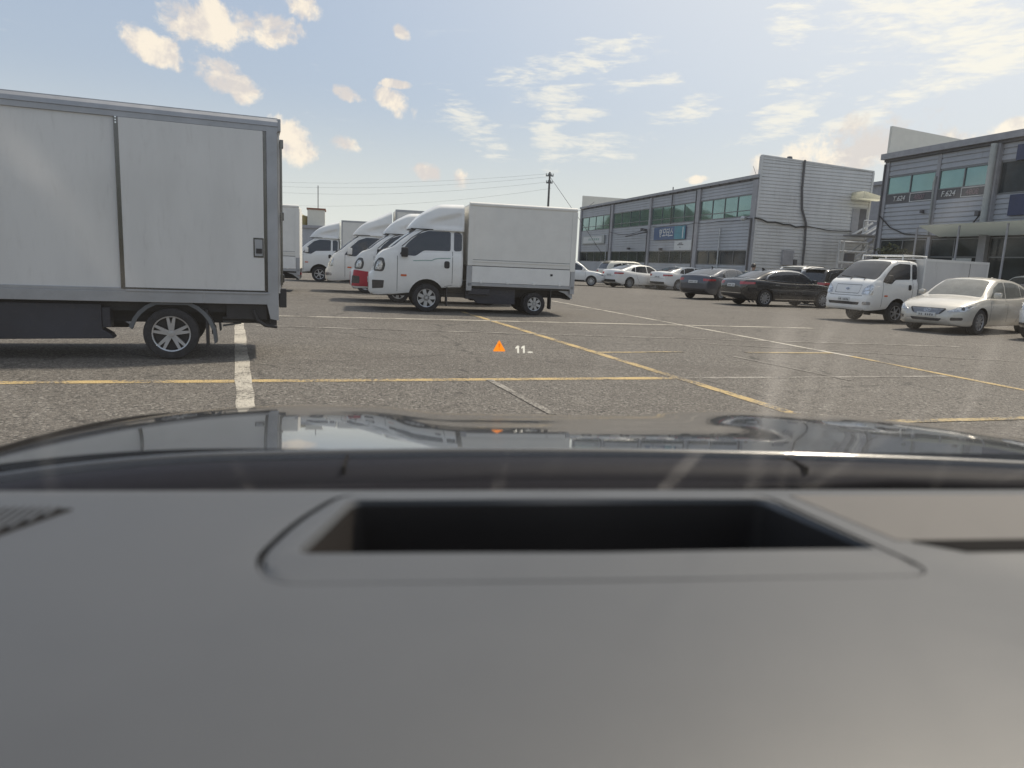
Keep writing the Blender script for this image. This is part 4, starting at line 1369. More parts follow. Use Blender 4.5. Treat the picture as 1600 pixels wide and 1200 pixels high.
    for poly in (hole, bez, outer):
        for (x, y) in poly:
            angs.add(math.atan2(y - cy, x - cx))
    angs = sorted(angs)
    na = len(angs)

    def ring(poly, dz, grow=0.0, flat=None):
        out = []
        for a in angs:
            x, y = hit(poly, a)
            x += math.cos(a) * grow
            y += math.sin(a) * grow
            out.append((x, y, (zd(x, y) if flat is None else flat) + dz))
        return out
    def groove(dz, grow):
        # the joint round the bezel runs out towards the driver
        out = []
        for (x, y, z) in ring(bez, 0.0, grow):
            k = min(1, max(0, (y - 0.318) / 0.03))
            out.append((x, y, z + dz * k))
        return out
    rings = [ring(hole, 0, -0.010, 1.130), ring(hole, 0, -0.004, 1.160), ring(hole, -0.012, -0.0005), ring(hole, -0.003, 0.0004), ring(hole, 0.0005, 0.0025), groove(0.0012, -0.007), groove(0.0002, -0.0025), groove(-0.0036, -0.0008), groove(-0.0036, 0.0008), groove(-0.0004, 0.002)]
    b0, b1 = ring(bez, 0, 0.006), ring(outer, 0)
    for k in (0.0, 0.04, 0.1, 0.2, 0.35, 0.55, 0.8, 1.0):
        rr = []
        for p, q in zip(b0, b1):
            x, y = p[0] + (q[0] - p[0]) * k, p[1] + (q[1] - p[1]) * k
            rr.append((x, y, zd(x, y)))
        rings.append(rr)
    low = [(x, y, 1.02) for (x, y, z) in rings[-1]]
    rings.append(low)

    def loft(rg, name, m, par, sm=40):
        q = MB()
        for r_ in rg:
            q.v += r_
        for i in range(len(rg) - 1):
            for j in range(na):
                j2 = (j + 1) % na
                q.f.append((i * na + j, i * na + j2, (i + 1) * na + j2, (i + 1) * na + j))
        return q.build(name, m, par, sm)
    dash = loft(rings[9:], 'dashboard', M_dash, t)
    loft(rings[3:9], 'projector_bezel', M_dash, dash)
    M_well = mat('projector_well', (0.035, 0.032, 0.031), 0.4, spec=0.4)
    pit = loft(rings[:4], 'projector_pit', M_well, dash)
    MB().box(-0.06, 0.27, 0.33, 0.44, 1.120, 1.131).build('projector_mirror', M_pit, pit)
    # defroster vent at the left
    vb = MB().prism([(-0.40, 0.36), (-0.215, 0.362), (-0.188, 0.417), (-0.40, 0.432)], 1.2005, 1.2106, 'Z').build('defroster_vent', M_pit, dash)
    for k in range(46):
        x = -0.395 + k * 0.0045
        y1 = 0.419
        y0 = 0.364 if x < -0.218 else 0.364 + (x + 0.218) * 1.9
        if y0 > 0.41:
            continue
        MB().box(x - 0.0011, x + 0.0011, y0, y1, 1.2095, 1.2118).build('vent_slat', M_dash, vb)
    # pad and slot on the passenger side
    MB().prism([(0.284, 0.357), (1.02, 0.357), (1.02, 0.438), (0.262, 0.438)], 1.195, 1.2104, 'Z').build('dash_pad', M_dashpad, dash)
    MB().prism([(0.292, 0.3555), (1.02, 0.3555), (1.02, 0.338), (0.315, 0.340)], 1.190, 1.2108, 'Z').build('dash_slot', M_pit, dash)
    # ---- windshield, posts and roof edge
    wb = MB()
    nx2, ny2 = 24, 10
    for j in range(ny2 + 1):
        v = j / ny2
        for i in range(nx2 + 1):
            u = -1 + 2 * i / nx2
            hw = 0.80 - 0.13 * v
            y = 0.575 - 0.86 * v - 0.10 * u * u * (1 - 0.3 * v)
            z = 1.133 + 0.56 * v + 0.045 * math.sin(PI * v)
            wb.v.append((XC + u * hw, y, z))
    for j in range(ny2):
        for i in range(nx2):
            a = j * (nx2 + 1) + i
            wb.f.append((a, a + 1, a + nx2 + 2, a + nx2 + 1))
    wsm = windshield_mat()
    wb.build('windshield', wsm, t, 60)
    for sg in (-1, 1):
        pts = []
        for j in range(ny2 + 1):
            v = j / ny2
            pts.append((XC + sg * (0.83 - 0.13 * v), 0.575 - 0.86 * v - 0.10 * (1 - 0.3 * v), 1.133 + 0.56 * v + 0.045 * math.sin(PI * v)))
        MB().tube(pts, 0.04, 10).build('windshield_post', M_black, t, 60)
        MB().box(min(XC + sg * 0.84, XC + sg * 0.93), max(XC + sg * 0.84, XC + sg * 0.93), -0.9, 0.60, 0.35, 1.12).build('front_door', M_black, t, 40, bevel=0.03)
    MB().box(XC - 0.70, XC + 0.70, -1.6, -0.285, 1.69, 1.73).build('roof', M_black, t, 40, bevel=0.015)
    for sg in (-1, 1):
        wheel(t, 0, 0.95, 0.36, 0.24, 0.22, 10, 'thin').location = (XC + sg * 0.78, 1.15, 0.36)
    for o in t.children:
        if o.name.startswith('wheel'):
            o.rotation_euler = (0, 0, (PI / 2 if o.location.x < XC else -PI / 2))
    # ---- the head-up display: an image that hangs in front of the bonnet
    M_hudo = mat('hud_orange', (0.2, 0.05, 0.0), 0.5, emit=(1.0, 0.28, 0.01), estr=0.72)
    M_hudr = mat('hud_dark_orange', (0.2, 0.03, 0.0), 0.5, emit=(0.55, 0.06, 0.0), estr=0.6)
    M_hudw = mat('hud_white', (0.2, 0.2, 0.2), 0.5, emit=(1.0, 0.93, 0.78), estr=0.6)
    Rm = cam.matrix_world.to_3x3()
    inv = Matrix.Rotation(-EGO_YAW, 4, 'Z')

    def hp(x, y):
        d = px_dir(x, y)
        p = Vector((0, 0, CAM_H)) + d * (2.3 / d.y)
        return inv @ p

    def hud(name, poly, m, par=None):
        q = MB()
        a = [hp(x, y) for (x, y) in poly]
        nrm = (a[1] - a[0]).cross(a[2] - a[0]).normalized() * 0.0006
        n = len(a)
        q.add([p + nrm for p in a] + [p - nrm for p in a], [tuple(range(n)), tuple(range(2 * n - 1, n - 1, -1))] + [(i, (i + 1) % n, n + (i + 1) % n, n + i) for i in range(n)])
        return q.build(name, m, par or t)
    tri = hud('head_up_triangle', roundpoly([(780, 531), (790, 549), (770, 549)], 2.0, 3), M_hudo)
    hud('triangle_mark', [(779, 537), (781.4, 537), (780.8, 543), (779.4, 543)], M_hudr, tri)
    hud('triangle_mark', [(779.2, 544.5), (781.2, 544.5), (781.2, 546.5), (779.2, 546.5)], M_hudr, tri)
    for k, x in enumerate((805.5, 814.5)):
        hud('head_up_digit', [(x, 542.5), (x + 3.2, 540.2), (x + 5.4, 540.2), (x + 5.4, 551.5), (x + 2.8, 551.5), (x + 2.8, 543.6), (x, 545)], M_hudw)
    hud('head_up_unit', [(824.5, 549.5), (832, 549.5), (832, 551.2), (824.5, 551.2)], M_hudw)
    return t


# ================================================================ buildings
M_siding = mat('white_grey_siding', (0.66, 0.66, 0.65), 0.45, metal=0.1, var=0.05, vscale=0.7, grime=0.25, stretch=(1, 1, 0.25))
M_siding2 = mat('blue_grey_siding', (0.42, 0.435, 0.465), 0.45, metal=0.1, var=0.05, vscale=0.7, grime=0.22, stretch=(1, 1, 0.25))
M_trim = mat('grey_trim', (0.36, 0.36, 0.38), 0.5, var=0.06, grime=0.2)
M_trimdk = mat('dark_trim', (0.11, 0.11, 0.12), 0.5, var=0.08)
M_frame = mat('window_frame', (0.20, 0.21, 0.22), 0.4, metal=0.4, var=0.06)
M_pane = mat('teal_window_glass', (0.20, 0.33, 0.33), 0.04, metal=0.7, spec=0.8, var=0.05, vscale=0.8)
M_panedk = mat('dark_window_glass', (0.022, 0.036, 0.046), 0.05, spec=0.28, var=0.2, vscale=1.2)
M_roof = mat('roof_sheet', (0.25, 0.25, 0.26), 0.6)
M_concrete = mat('concrete', (0.33, 0.32, 0.30), 0.8, grime=0.3)
M_interior = mat('office_interior', (0.10, 0.10, 0.10), 0.8, var=0.4, vscale=0.6)
M_paper = mat('white_board', (0.6, 0.6, 0.58), 0.6)
M_signblue = mat('sign_blue', (0.035, 0.10, 0.24), 0.4, var=0.1)
M_signteal = mat('sign_teal', (0.06, 0.28, 0.36), 0.4, var=0.1)
M_signgrey = mat('sign_grey', (0.45, 0.47, 0.45), 0.5, var=0.05, grime=0.1)
M_signwhite = mat('sign_white', (0.66, 0.67, 0.66), 0.5, var=0.03)
M_txt = mat('sign_letter_white', (0.78, 0.78, 0.76), 0.5)
M_txtpink = mat('faded_pink_letter', (0.32, 0.24, 0.26), 0.6)
M_txtdk = mat('dark_letter', (0.10, 0.10, 0.11), 0.6)
M_navy = mat('navy_panel', (0.035, 0.05, 0.12), 0.4)
M_galv = mat('galvanised_steel', (0.62, 0.63, 0.63), 0.4, metal=0.25, var=0.1)
M_cable = mat('black_cable', (0.02, 0.02, 0.022), 0.6)
M_canopy = mat('canopy_sheet', (0.50, 0.50, 0.46), 0.6, var=0.05, grime=0.15)
_b = M_canopy.node_tree.nodes['Principled BSDF']
_b.inputs['Transmission Weight'].default_value = 0.0
_t = M_canopy.node_tree.nodes.new('ShaderNodeBsdfTranslucent')
_t.inputs[0].default_value = (0.85, 0.85, 0.76, 1)
_m = M_canopy.node_tree.nodes.new('ShaderNodeMixShader')
_m.inputs[0].default_value = 0.7
M_canopy.node_tree.links.new(_b.outputs[0], _m.inputs[1])
M_canopy.node_tree.links.new(_t.outputs[0], _m.inputs[2])
M_canopy.node_tree.links.new(_m.outputs[0], M_canopy.node_tree.nodes['Material Output'].inputs[0])
M_woodpole = mat('concrete_pole', (0.16, 0.155, 0.15), 0.8)
BYAW = R(14.68)


def siding(parent, axis, a0, a1, z0, z1, m, name='siding', depth=0.035, pitch=0.215, top=None):
    """overlapping horizontal boards. axis 'F': the front, plane x=0 looking -x; 'E': the end, plane y=0 looking -y. top: height at a1"""
    mb = MB()
    n = max(1, int(round((z1 - z0) / pitch)))
    tz = lambda a, z: z if top is None else min(z, z1 + (top - z1) * (a - a0) / (a1 - a0))
    P = (lambda a, o, z: (-o, a, z)) if axis == 'F' else (lambda a, o, z: (a, -o, z))
    for i in range(n):
        za, zb = z0 + (z1 - z0) * i / n, z0 + (z1 - z0) * (i + 1) / n
        k = 0.16 * (zb - za)
        q = [(za, -0.012), (za + k * 1.25, -0.012), (za + k * 1.3, depth), (zb - 0.02 * (zb - za), depth * 0.6), (zb, -0.012)]
        vs = []
        for a in (a0, a1):
            vs += [P(a, o, tz(a, z)) for (z, o) in q]
        mb.add(vs, [(0, 1, 6, 5), (1, 2, 7, 6), (2, 3, 8, 7), (3, 4, 9, 8)])
    return mb.build(name, m, parent)


def fbox(parent, name, m, s0, s1, o0, o1, z0, z1, bevel=0.0):
    """box on the front: s along it, o outwards"""
    return MB().box(-o1, -o0, min(s0, s1), max(s0, s1), z0, z1).build(name, m, parent, bevel=bevel)


def ebox(parent, name, m, a0, a1, o0, o1, z0, z1, bevel=0.0):
    return MB().box(a0, a1, -o1, -o0, z0, z1).build(name, m, parent, bevel=bevel)


def windows(parent, s0, s1, z0, z1, n, pane, transom=None, name='window', vary=False):
    """a framed strip of n panes; each pane its own piece"""
    fr = MB()
    f = 0.05
    sa, sb = min(s0, s1), max(s0, s1)
    fr.box(-0.05, 0.06, sa, sb, z0, z0 + f)
    fr.box(-0.05, 0.06, sa, sb, z1 - f, z1)
    w = (sb - sa) / n
    for i in range(n + 1):
        c = sa + w * i
        c0 = max(sa, c - f / 2)
        c1 = min(sb, c + f / 2)
        fr.box(-0.045, 0.055, c0, c1, z0 + f, z1 - f)
    if transom:
        for i in range(n):
            fr.box(-0.04, 0.05, sa + w * i + f / 2, sa + w * (i + 1) - f / 2, transom - 0.025, transom + 0.025)
    wn = fr.build(name, M_frame, parent)
    for i in range(n):
        a, b = sa + w * i + f / 2, sa + w * (i + 1) - f / 2
        jit = random.uniform(-0.022, 0.022)
        for (za, zc) in ([(z0 + f, z1 - f)] if not transom else [(z0 + f, transom - 0.025), (transom + 0.025, z1 - f)]):
            q = MB()
            q.add([(0.0 + jit, a, za), (0.0, b, za), (jit * 0.3, b, zc), (jit, a, zc), (0.012 + jit, a, za), (0.012, b, za), (0.012 + jit * 0.3, b, zc), (0.012 + jit, a, zc)],
                  [(0, 1, 2, 3), (7, 6, 5, 4), (0, 4, 5, 1), (1, 5, 6, 2), (2, 6, 7, 3), (3, 7, 4, 0)])
            q.build('pane', pane, wn)
    return wn


def text_mesh(name, body, size, m, parent, loc, axis='F', shear=0.0, extr=0.01, align='LEFT'):
    cu = bpy.data.curves.new(name, 'FONT')
    cu.body = body
    cu.size = size
    cu.extrude = extr
    cu.shear = shear
    cu.align_x = align
    o = bpy.data.objects.new(name, cu)
    COL.objects.link(o)
    dg = bpy.context.evaluated_depsgraph_get()
    me = bpy.data.meshes.new_from_object(o.evaluated_get(dg))
    bpy.data.objects.remove(o)
    me.materials.clear()
    me.materials.append(m)
    q = link(bpy.data.objects.new(name, me), parent)
    q.location = loc
    # front: text runs towards -y (to the viewer's right), faces -x
    q.rotation_euler = (R(90), 0, R(-90)) if axis == 'F' else (R(90), 0, 0)
    return q


def hangul(parent, s_left, z, size, m):
    """the four syllables of the blue sign, drawn as strokes; s decreases to the viewer's right"""
    E = 0.115

    def bar(x0, y0, x1, y1):
        return [(x0, y0), (x1, y1)]
    syl = [
        # yeong: circle, yeo, circle under
        dict(lines=[((0.52, 0.80), (0.74, 0.80)), ((0.52, 0.62), (0.74, 0.62)), ((0.76, 0.42), (0.76, 1.0))], circ=[(0.30, 0.70, 0.21), (0.52, 0.18, 0.19)]),
        # mo: square, o
        dict(lines=[((0.2, 0.55), (0.2, 0.98)), ((0.8, 0.55), (0.8, 0.98)), ((0.2, 0.96), (0.8, 0.96)), ((0.2, 0.56), (0.8, 0.56)), ((0.5, 0.54), (0.5, 0.12)), ((0.05, 0.12), (0.95, 0.12))], circ=[]),
        # teo
        dict(lines=[((0.1, 0.92), (0.52, 0.92)), ((0.1, 0.56), (0.5, 0.56)), ((0.1, 0.18), (0.55, 0.18)), ((0.12, 0.92), (0.12, 0.18)), ((0.82, 0.0), (0.82, 1.0)), ((0.6, 0.55), (0.82, 0.55))], circ=[]),
        # seu
        dict(lines=[((0.5, 0.98), (0.42, 0.72)), ((0.42, 0.72), (0.15, 0.42)), ((0.46, 0.76), (0.85, 0.42)), ((0.05, 0.12), (0.95, 0.12))], circ=[]),
    ]
    for k, sy in enumerate(syl):
        q = MB()
        ox = k * size * 1.05

        def P(x, y):
            y = y * 1.0
            return (ox + x * size + (y - 0.5) * 0.18 * size, y * size)
        for (a, b) in sy['lines']:
            a, b = Vector(P(*a)), Vector(P(*b))
            d = (b - a).normalized()
            n = Vector((-d.y, d.x)) * E * size / 2
            d = d * E * size * 0.4
            pts = [a - d + n, b + d + n, b + d - n, a - d - n]
            q.add([(-0.17, s_left - p.x, z + p.y) for p in pts] + [(-0.15, s_left - p.x, z + p.y) for p in pts], [(0, 1, 2, 3), (7, 6, 5, 4), (0, 4, 5, 1), (1, 5, 6, 2), (2, 6, 7, 3), (3, 7, 4, 0)])
        for (x, y, r) in sy['circ']:
            n = 18
            o, c = [], Vector(P(x, y))
            for rr in (r * size + E * size / 2, r * size - E * size / 2):
                o += [(-0.17, s_left - (c.x + rr * math.cos(2 * PI * i / n)), z + c.y + rr * math.sin(2 * PI * i / n)) for i in range(n)]
            q.add(o, [(i, (i + 1) % n, n + (i + 1) % n, n + i) for i in range(n)])
        q.build('sign_letter', m, parent)


def building_one():
    C1 = (15.34, 47.41)
    Lb, Wb = 33.8, 8.6
    t = thing('building', 'two storey pale clad building with blue sign and teal window strips', 'building', (*C1, 0), BYAW)
    core = MB().box(0.10, Wb - 0.02, 0.05, Lb - 0.05, 0, 7.4).build('wall', M_interior, t)
    ze = 7.62
    # roof edge
    fbox(t, 'eave', M_trim, -0.0, Lb, -0.3, 0.22, ze - 0.16, ze + 0.04, 0.0)
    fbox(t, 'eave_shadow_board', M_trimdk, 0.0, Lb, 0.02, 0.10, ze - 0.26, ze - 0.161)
    MB().box(0.3, Wb, 0.02, Lb, 7.405, ze + 0.02).build('roof', M_roof, t)
    for k in range(26):
        s = 0.9 + k * 1.27
        fbox(t, 'eave_bracket', M_trimdk, s - 0.03, s + 0.03, 0.10, 0.20, ze - 0.27, ze - 0.162)
    cols = [(-0.02, 0.50), (7.34, 7.84), (15.72, 16.06), (24.36, 24.86), (Lb - 0.45, Lb)]
    bays = [(0.50, 7.34, 4, 0.72), (7.84, 15.72, 4, 7.95), (16.06, 24.36, 4, 16.2), (24.86, Lb - 0.45, 4, 24.95)]
    for (a, b) in cols:
        fbox(t, 'column', M_trim, a, b, 0.0, 0.14, 0, ze - 0.27, 0.01)
    for (a, b, n, _) in bays:
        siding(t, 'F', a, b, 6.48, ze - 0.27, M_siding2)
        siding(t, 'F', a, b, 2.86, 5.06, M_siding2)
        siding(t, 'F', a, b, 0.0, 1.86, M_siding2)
        windows(t, a + 0.1, b - 0.1, 5.06, 6.48, n, M_pane, 5.46)
        windows(t, a + 0.05, b - 0.05, 1.86, 2.86, n, M_panedk)
    # blinds and boards seen behind the lower glass
    for (s, w, z0, z1) in ((1.0, 1.5, 1.95, 2.5), (3.4, 1.6, 1.92, 2.2), (10.3, 1.2, 1.95, 2.45), (18.2, 1.4, 2.0, 2.3)):
        fbox(t, 'board_inside', M_paper, s, s + w, -0.075, -0.062, z0, z1)
    # end wall with its parapet
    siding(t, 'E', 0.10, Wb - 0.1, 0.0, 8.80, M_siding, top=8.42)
    MB().add([(0.1, 0.03, 0), (Wb - 0.1, 0.03, 0), (Wb - 0.1, 0.03, 8.42), (0.1, 0.03, 8.80), (0.1, 0.16, 0), (Wb - 0.1, 0.16, 0), (Wb - 0.1, 0.16, 8.42), (0.1, 0.16, 8.80)],
             [(0, 1, 2, 3), (7, 6, 5, 4), (0, 4, 5, 1), (1, 5, 6, 2), (2, 6, 7, 3), (3, 7, 4, 0)]).build('end_wall', M_siding, t)
    MB().prism([(0.02, 8.80), (Wb, 8.41), (Wb, 8.50), (0.02, 8.89)], -0.05, 0.20, 'Y').build('parapet_cap', M_siding, t)
    ebox(t, 'corner_trim', M_siding, -0.03, 0.12, -0.20, 0.06, 0, 8.80)
    ebox(t, 'corner_trim', M_siding, Wb - 0.12, Wb + 0.02, -0.2, 0.06, 0, 8.40)
    MB().box(0.0, Wb, Lb - 0.2, Lb, 7.4, 8.9).build('far_parapet', M_cream, t)
    # pipes and cables
    dp = MB().tube([(3.12, -0.10, 8.78), (3.14, -0.10, 7.0), (3.30, -0.10, 5.7), (3.72, -0.10, 4.8), (3.80, -0.10, 3.5), (3.82, -0.10, 0.1)], 0.07, 10)
    dp.build('downpipe', M_trimdk, t, 60)
    cb = [(-0.16, -0.14, 4.92), (0.3, -0.13, 4.86), (0.8, -0.13, 4.70), (1.4, -0.13, 4.73), (2.0, -0.13, 4.62), (2.5, -0.13, 4.63), (2.95, -0.13, 4.50), (3.75, -0.14, 4.60)]
    MB().tube(cb, 0.05, 8).build('cable', M_cable, t, 60)
    MB().tube([(3.75, -0.1, 4.62), (5.5, -0.1, 4.42), (7.3, -0.1, 4.45)], 0.028, 6).build('cable', M_cable, t, 60)
    MB().tube([(-0.20, 0.20, 4.92), (-0.20, 0.22, 2.0), (-0.20, 0.24, 0.2)], 0.06, 8).build('downpipe', M_trimdk, t, 60)
    for s, z0, z1 in ((7.96, 0.1, 7.3), (16.2, 0.1, 4.6), (24.98, 0.1, 7.3), (11.9, 5.0, 7.9), (4.1, 1.0, 4.4), (25.6, 0.1, 3.6)):
        MB().tube([(-0.12, s, z0), (-0.12, s, z1)], 0.045, 8).build('downpipe', M_trimdk if s not in (4.1, 25.6) else M_galv, t, 60)
    MB().tube([(-0.14, 16.2, 4.5), (-0.9, 16.3, 4.3), (-0.9, 19.0, 4.15)], 0.05, 8).build('lamp_arm', M_trimdk, t)
    sag = []
    for i in range(15):
        s = 0.4 + i * 1.05
        sag.append((-0.16, s, 4.92 - 0.10 * abs(math.sin(i * 0.9))))
    MB().tube(sag, 0.02, 6).build('cable', M_cable, t)
    sag = [(-0.16, 16.4 + i * 0.7, 4.75 - 0.35 * math.sin(PI * i / 12)) for i in range(13)]
    MB().tube(sag, 0.02, 6).build('cable', M_cable, t)
    # lamp at the corner
    MB().lathe([(0.02, 0.0), (0.16, 0.10), (0.17, 0.25), (0.02, 0.27)], 16, 'Y', (-0.45, 0.55, 4.9)).build('floodlight', M_galv, t, 40)
    MB().tube([(-0.14, 0.4, 4.9), (-0.45, 0.6, 4.95)], 0.03, 6).build('lamp_arm', M_trimdk, t)
    for (s, z) in ((16.3, 4.66), (16.9, 4.72), (19.6, 3.1), (13.0, 3.0)):
        MB().box(-0.42, -0.14, s - 0.12, s + 0.12, z - 0.1, z + 0.1).build('camera_box', M_trimdk, t, bevel=0.03)
    # signs
    sg = fbox(t, 'sign', M_signblue, 14.75, 9.2, 0.06, 0.15, 3.76, 4.80, 0.01)
    fbox(sg, 'sign_end', M_signteal, 11.0, 9.22, 0.151, 0.156, 3.77, 4.79)
    fbox(sg, 'sign_strip', M_signwhite, 9.65, 9.50, 0.157, 0.160, 3.85, 4.7)
    hangul(sg, 13.75, 4.02, 0.62, M_txt)
    sw = fbox(t, 'sign', M_signwhite, 10.95, 8.15, 0.05, 0.11, 2.90, 3.66, 0.01)
    for (a, b, z) in ((10.4, 9.4, 3.30), (10.2, 9.6, 3.42), (10.0, 9.85, 3.10)):
        fbox(sw, 'sign_mark', M_txtdk, a, b, 0.111, 0.114, z, z + 0.07)
    sgr = fbox(t, 'sign', M_signgrey, 32.6, 26.2, 0.05, 0.16, 3.66, 4.50, 0.01)
    fbox(sgr, 'sign_panel', M_signwhite, 32.2, 26.8, 0.161, 0.165, 3.78, 4.40)
    for k in range(6):
        fbox(sgr, 'sign_mark', M_greenline, 30.6 - k * 0.55, 30.25 - k * 0.55, 0.166, 0.170, 4.0, 4.22)
    # first floor door, its canopy and the fire stair
    ebox(t, 'door', M_trim, 7.25, 7.82, 0.03, 0.06, 4.20, 5.98)
    ebox(t, 'door', M_trimdk, 7.83, 8.36, 0.03, 0.06, 4.20, 5.98)
    MB().prism([(7.0, 6.55), (7.05, 7.0), (9.1, 6.62), (9.1, 6.55)], -1.2, -0.03, 'Y').build('door_canopy', M_canopy, t)
    ebox(t, 'meter_box', M_trim, 2.15, 2.95, 0.03, 0.25, 2.0, 2.98, 0.01)
    ebox(t, 'meter_box', M_trimdk, 3.05, 3.3, 0.03, 0.2, 2.0, 2.4, 0.01)
    MB().lathe([(0.02, 0), (0.2, 0.05), (0.16, 0.3), (0.02, 0.34)], 12, 'Z', (2.45, 0.6, 8.72)).build('roof_vent', M_trimdk, t, 40)
    MB().tube([(0.0, 0.4, 7.6), (-0.3, 0.4, 8.2)], 0.012, 5).build('antenna', M_trimdk, t)
    return t


def fire_stair():
    st = thing('fire_stair', 'galvanised steel outside stair with railings below the small door canopy', 'stair', (15.34, 47.41, 0), BYAW)
    y0, y1 = -1.5, -0.25
    MB().box(7.0, 9.3, y0, y1, 4.10, 4.19).build('landing', M_galv, st)
    MB().box(5.4, 9.1, -3.2, -1.7, 4.02, 4.10).build('shelter_roof', M_roof, st)
    # flight going down towards the left
    n = 12
    for k in range(n):
        x = 8.6 - k * 0.27
        z = 4.0 - k * 0.21
        MB().box(x - 0.14, x + 0.14, -2.7, -1.6, z - 0.03, z).build('tread', M_galv, st)
    for y in (-2.72, -1.58):
        MB().prism([(8.75, 4.05), (8.75, 3.82), (5.45, 1.26), (5.45, 1.49)], y - 0.02, y + 0.02, 'Y').build('stringer', M_galv, st)
        for h in (0.55, 1.0):
            MB().tube([(8.7, y, 3.95 + h), (5.5, y, 1.46 + h)], 0.055, 6).build('handrail', M_galv, st)
        for k in range(5):
            x = 8.6 - k * 0.75
            z = 3.9 - k * 0.585
            MB().tube([(x, y, z), (x, y, z + 1.0)], 0.04, 6).build('baluster', M_galv, st)
    # upper flight rails to the door
    for y in (-1.5, -0.6):
        MB().tube([(8.5, y, 5.05), (6.9, y, 4.15)], 0.065, 6).build('handrail', M_galv, st)
        MB().tube([(9.25, y, 4.98), (8.1, y, 4.32)], 0.045, 6).build('handrail', M_galv, st)
    for x in (7.05, 8.1, 9.25):
        MB().tube([(x, y0, 4.19), (x, y0, 5.1)], 0.04, 6).build('baluster', M_galv, st)
    MB().tube([(7.05, y0, 5.1), (8.0, y0, 5.1)], 0.045, 6).build('handrail', M_galv, st)
    # lower enclosure
    for z in (3.6, 3.0, 2.3, 1.9):
        MB().tube([(4.2, -3.0, z), (6.2, -3.0, z)], 0.055, 6).build('rail', M_galv, st)
    for x in (4.2, 4.5, 6.2):
        MB().tube([(x, -3.0, 0), (x, -3.0, 3.65)], 0.065, 6).build('post', M_galv, st)
    MB().box(4.2, 6.2, -3.02, -2.98, 1.55, 2.2).build('screen_panel', M_trim, st)
    for x in (9.0, 9.35):
        MB().tube([(x, -2.9, 0), (x, -2.9, 4.1)], 0.065, 6).build('post', M_galv, st)
    for k in range(4):
        MB().tube([(6.3 + k * 0.25, -2.9, 3.4 - k * 0.3), (7.3 + k * 0.25, -2.9, 3.4 - k * 0.3)], 0.045, 6).build('rail', M_galv, st)
    MB().box(5.0, 5.5, -2.9, -2.5, 2.4, 2.9).build('air_conditioner', M_trimdk, st, bevel=0.03)


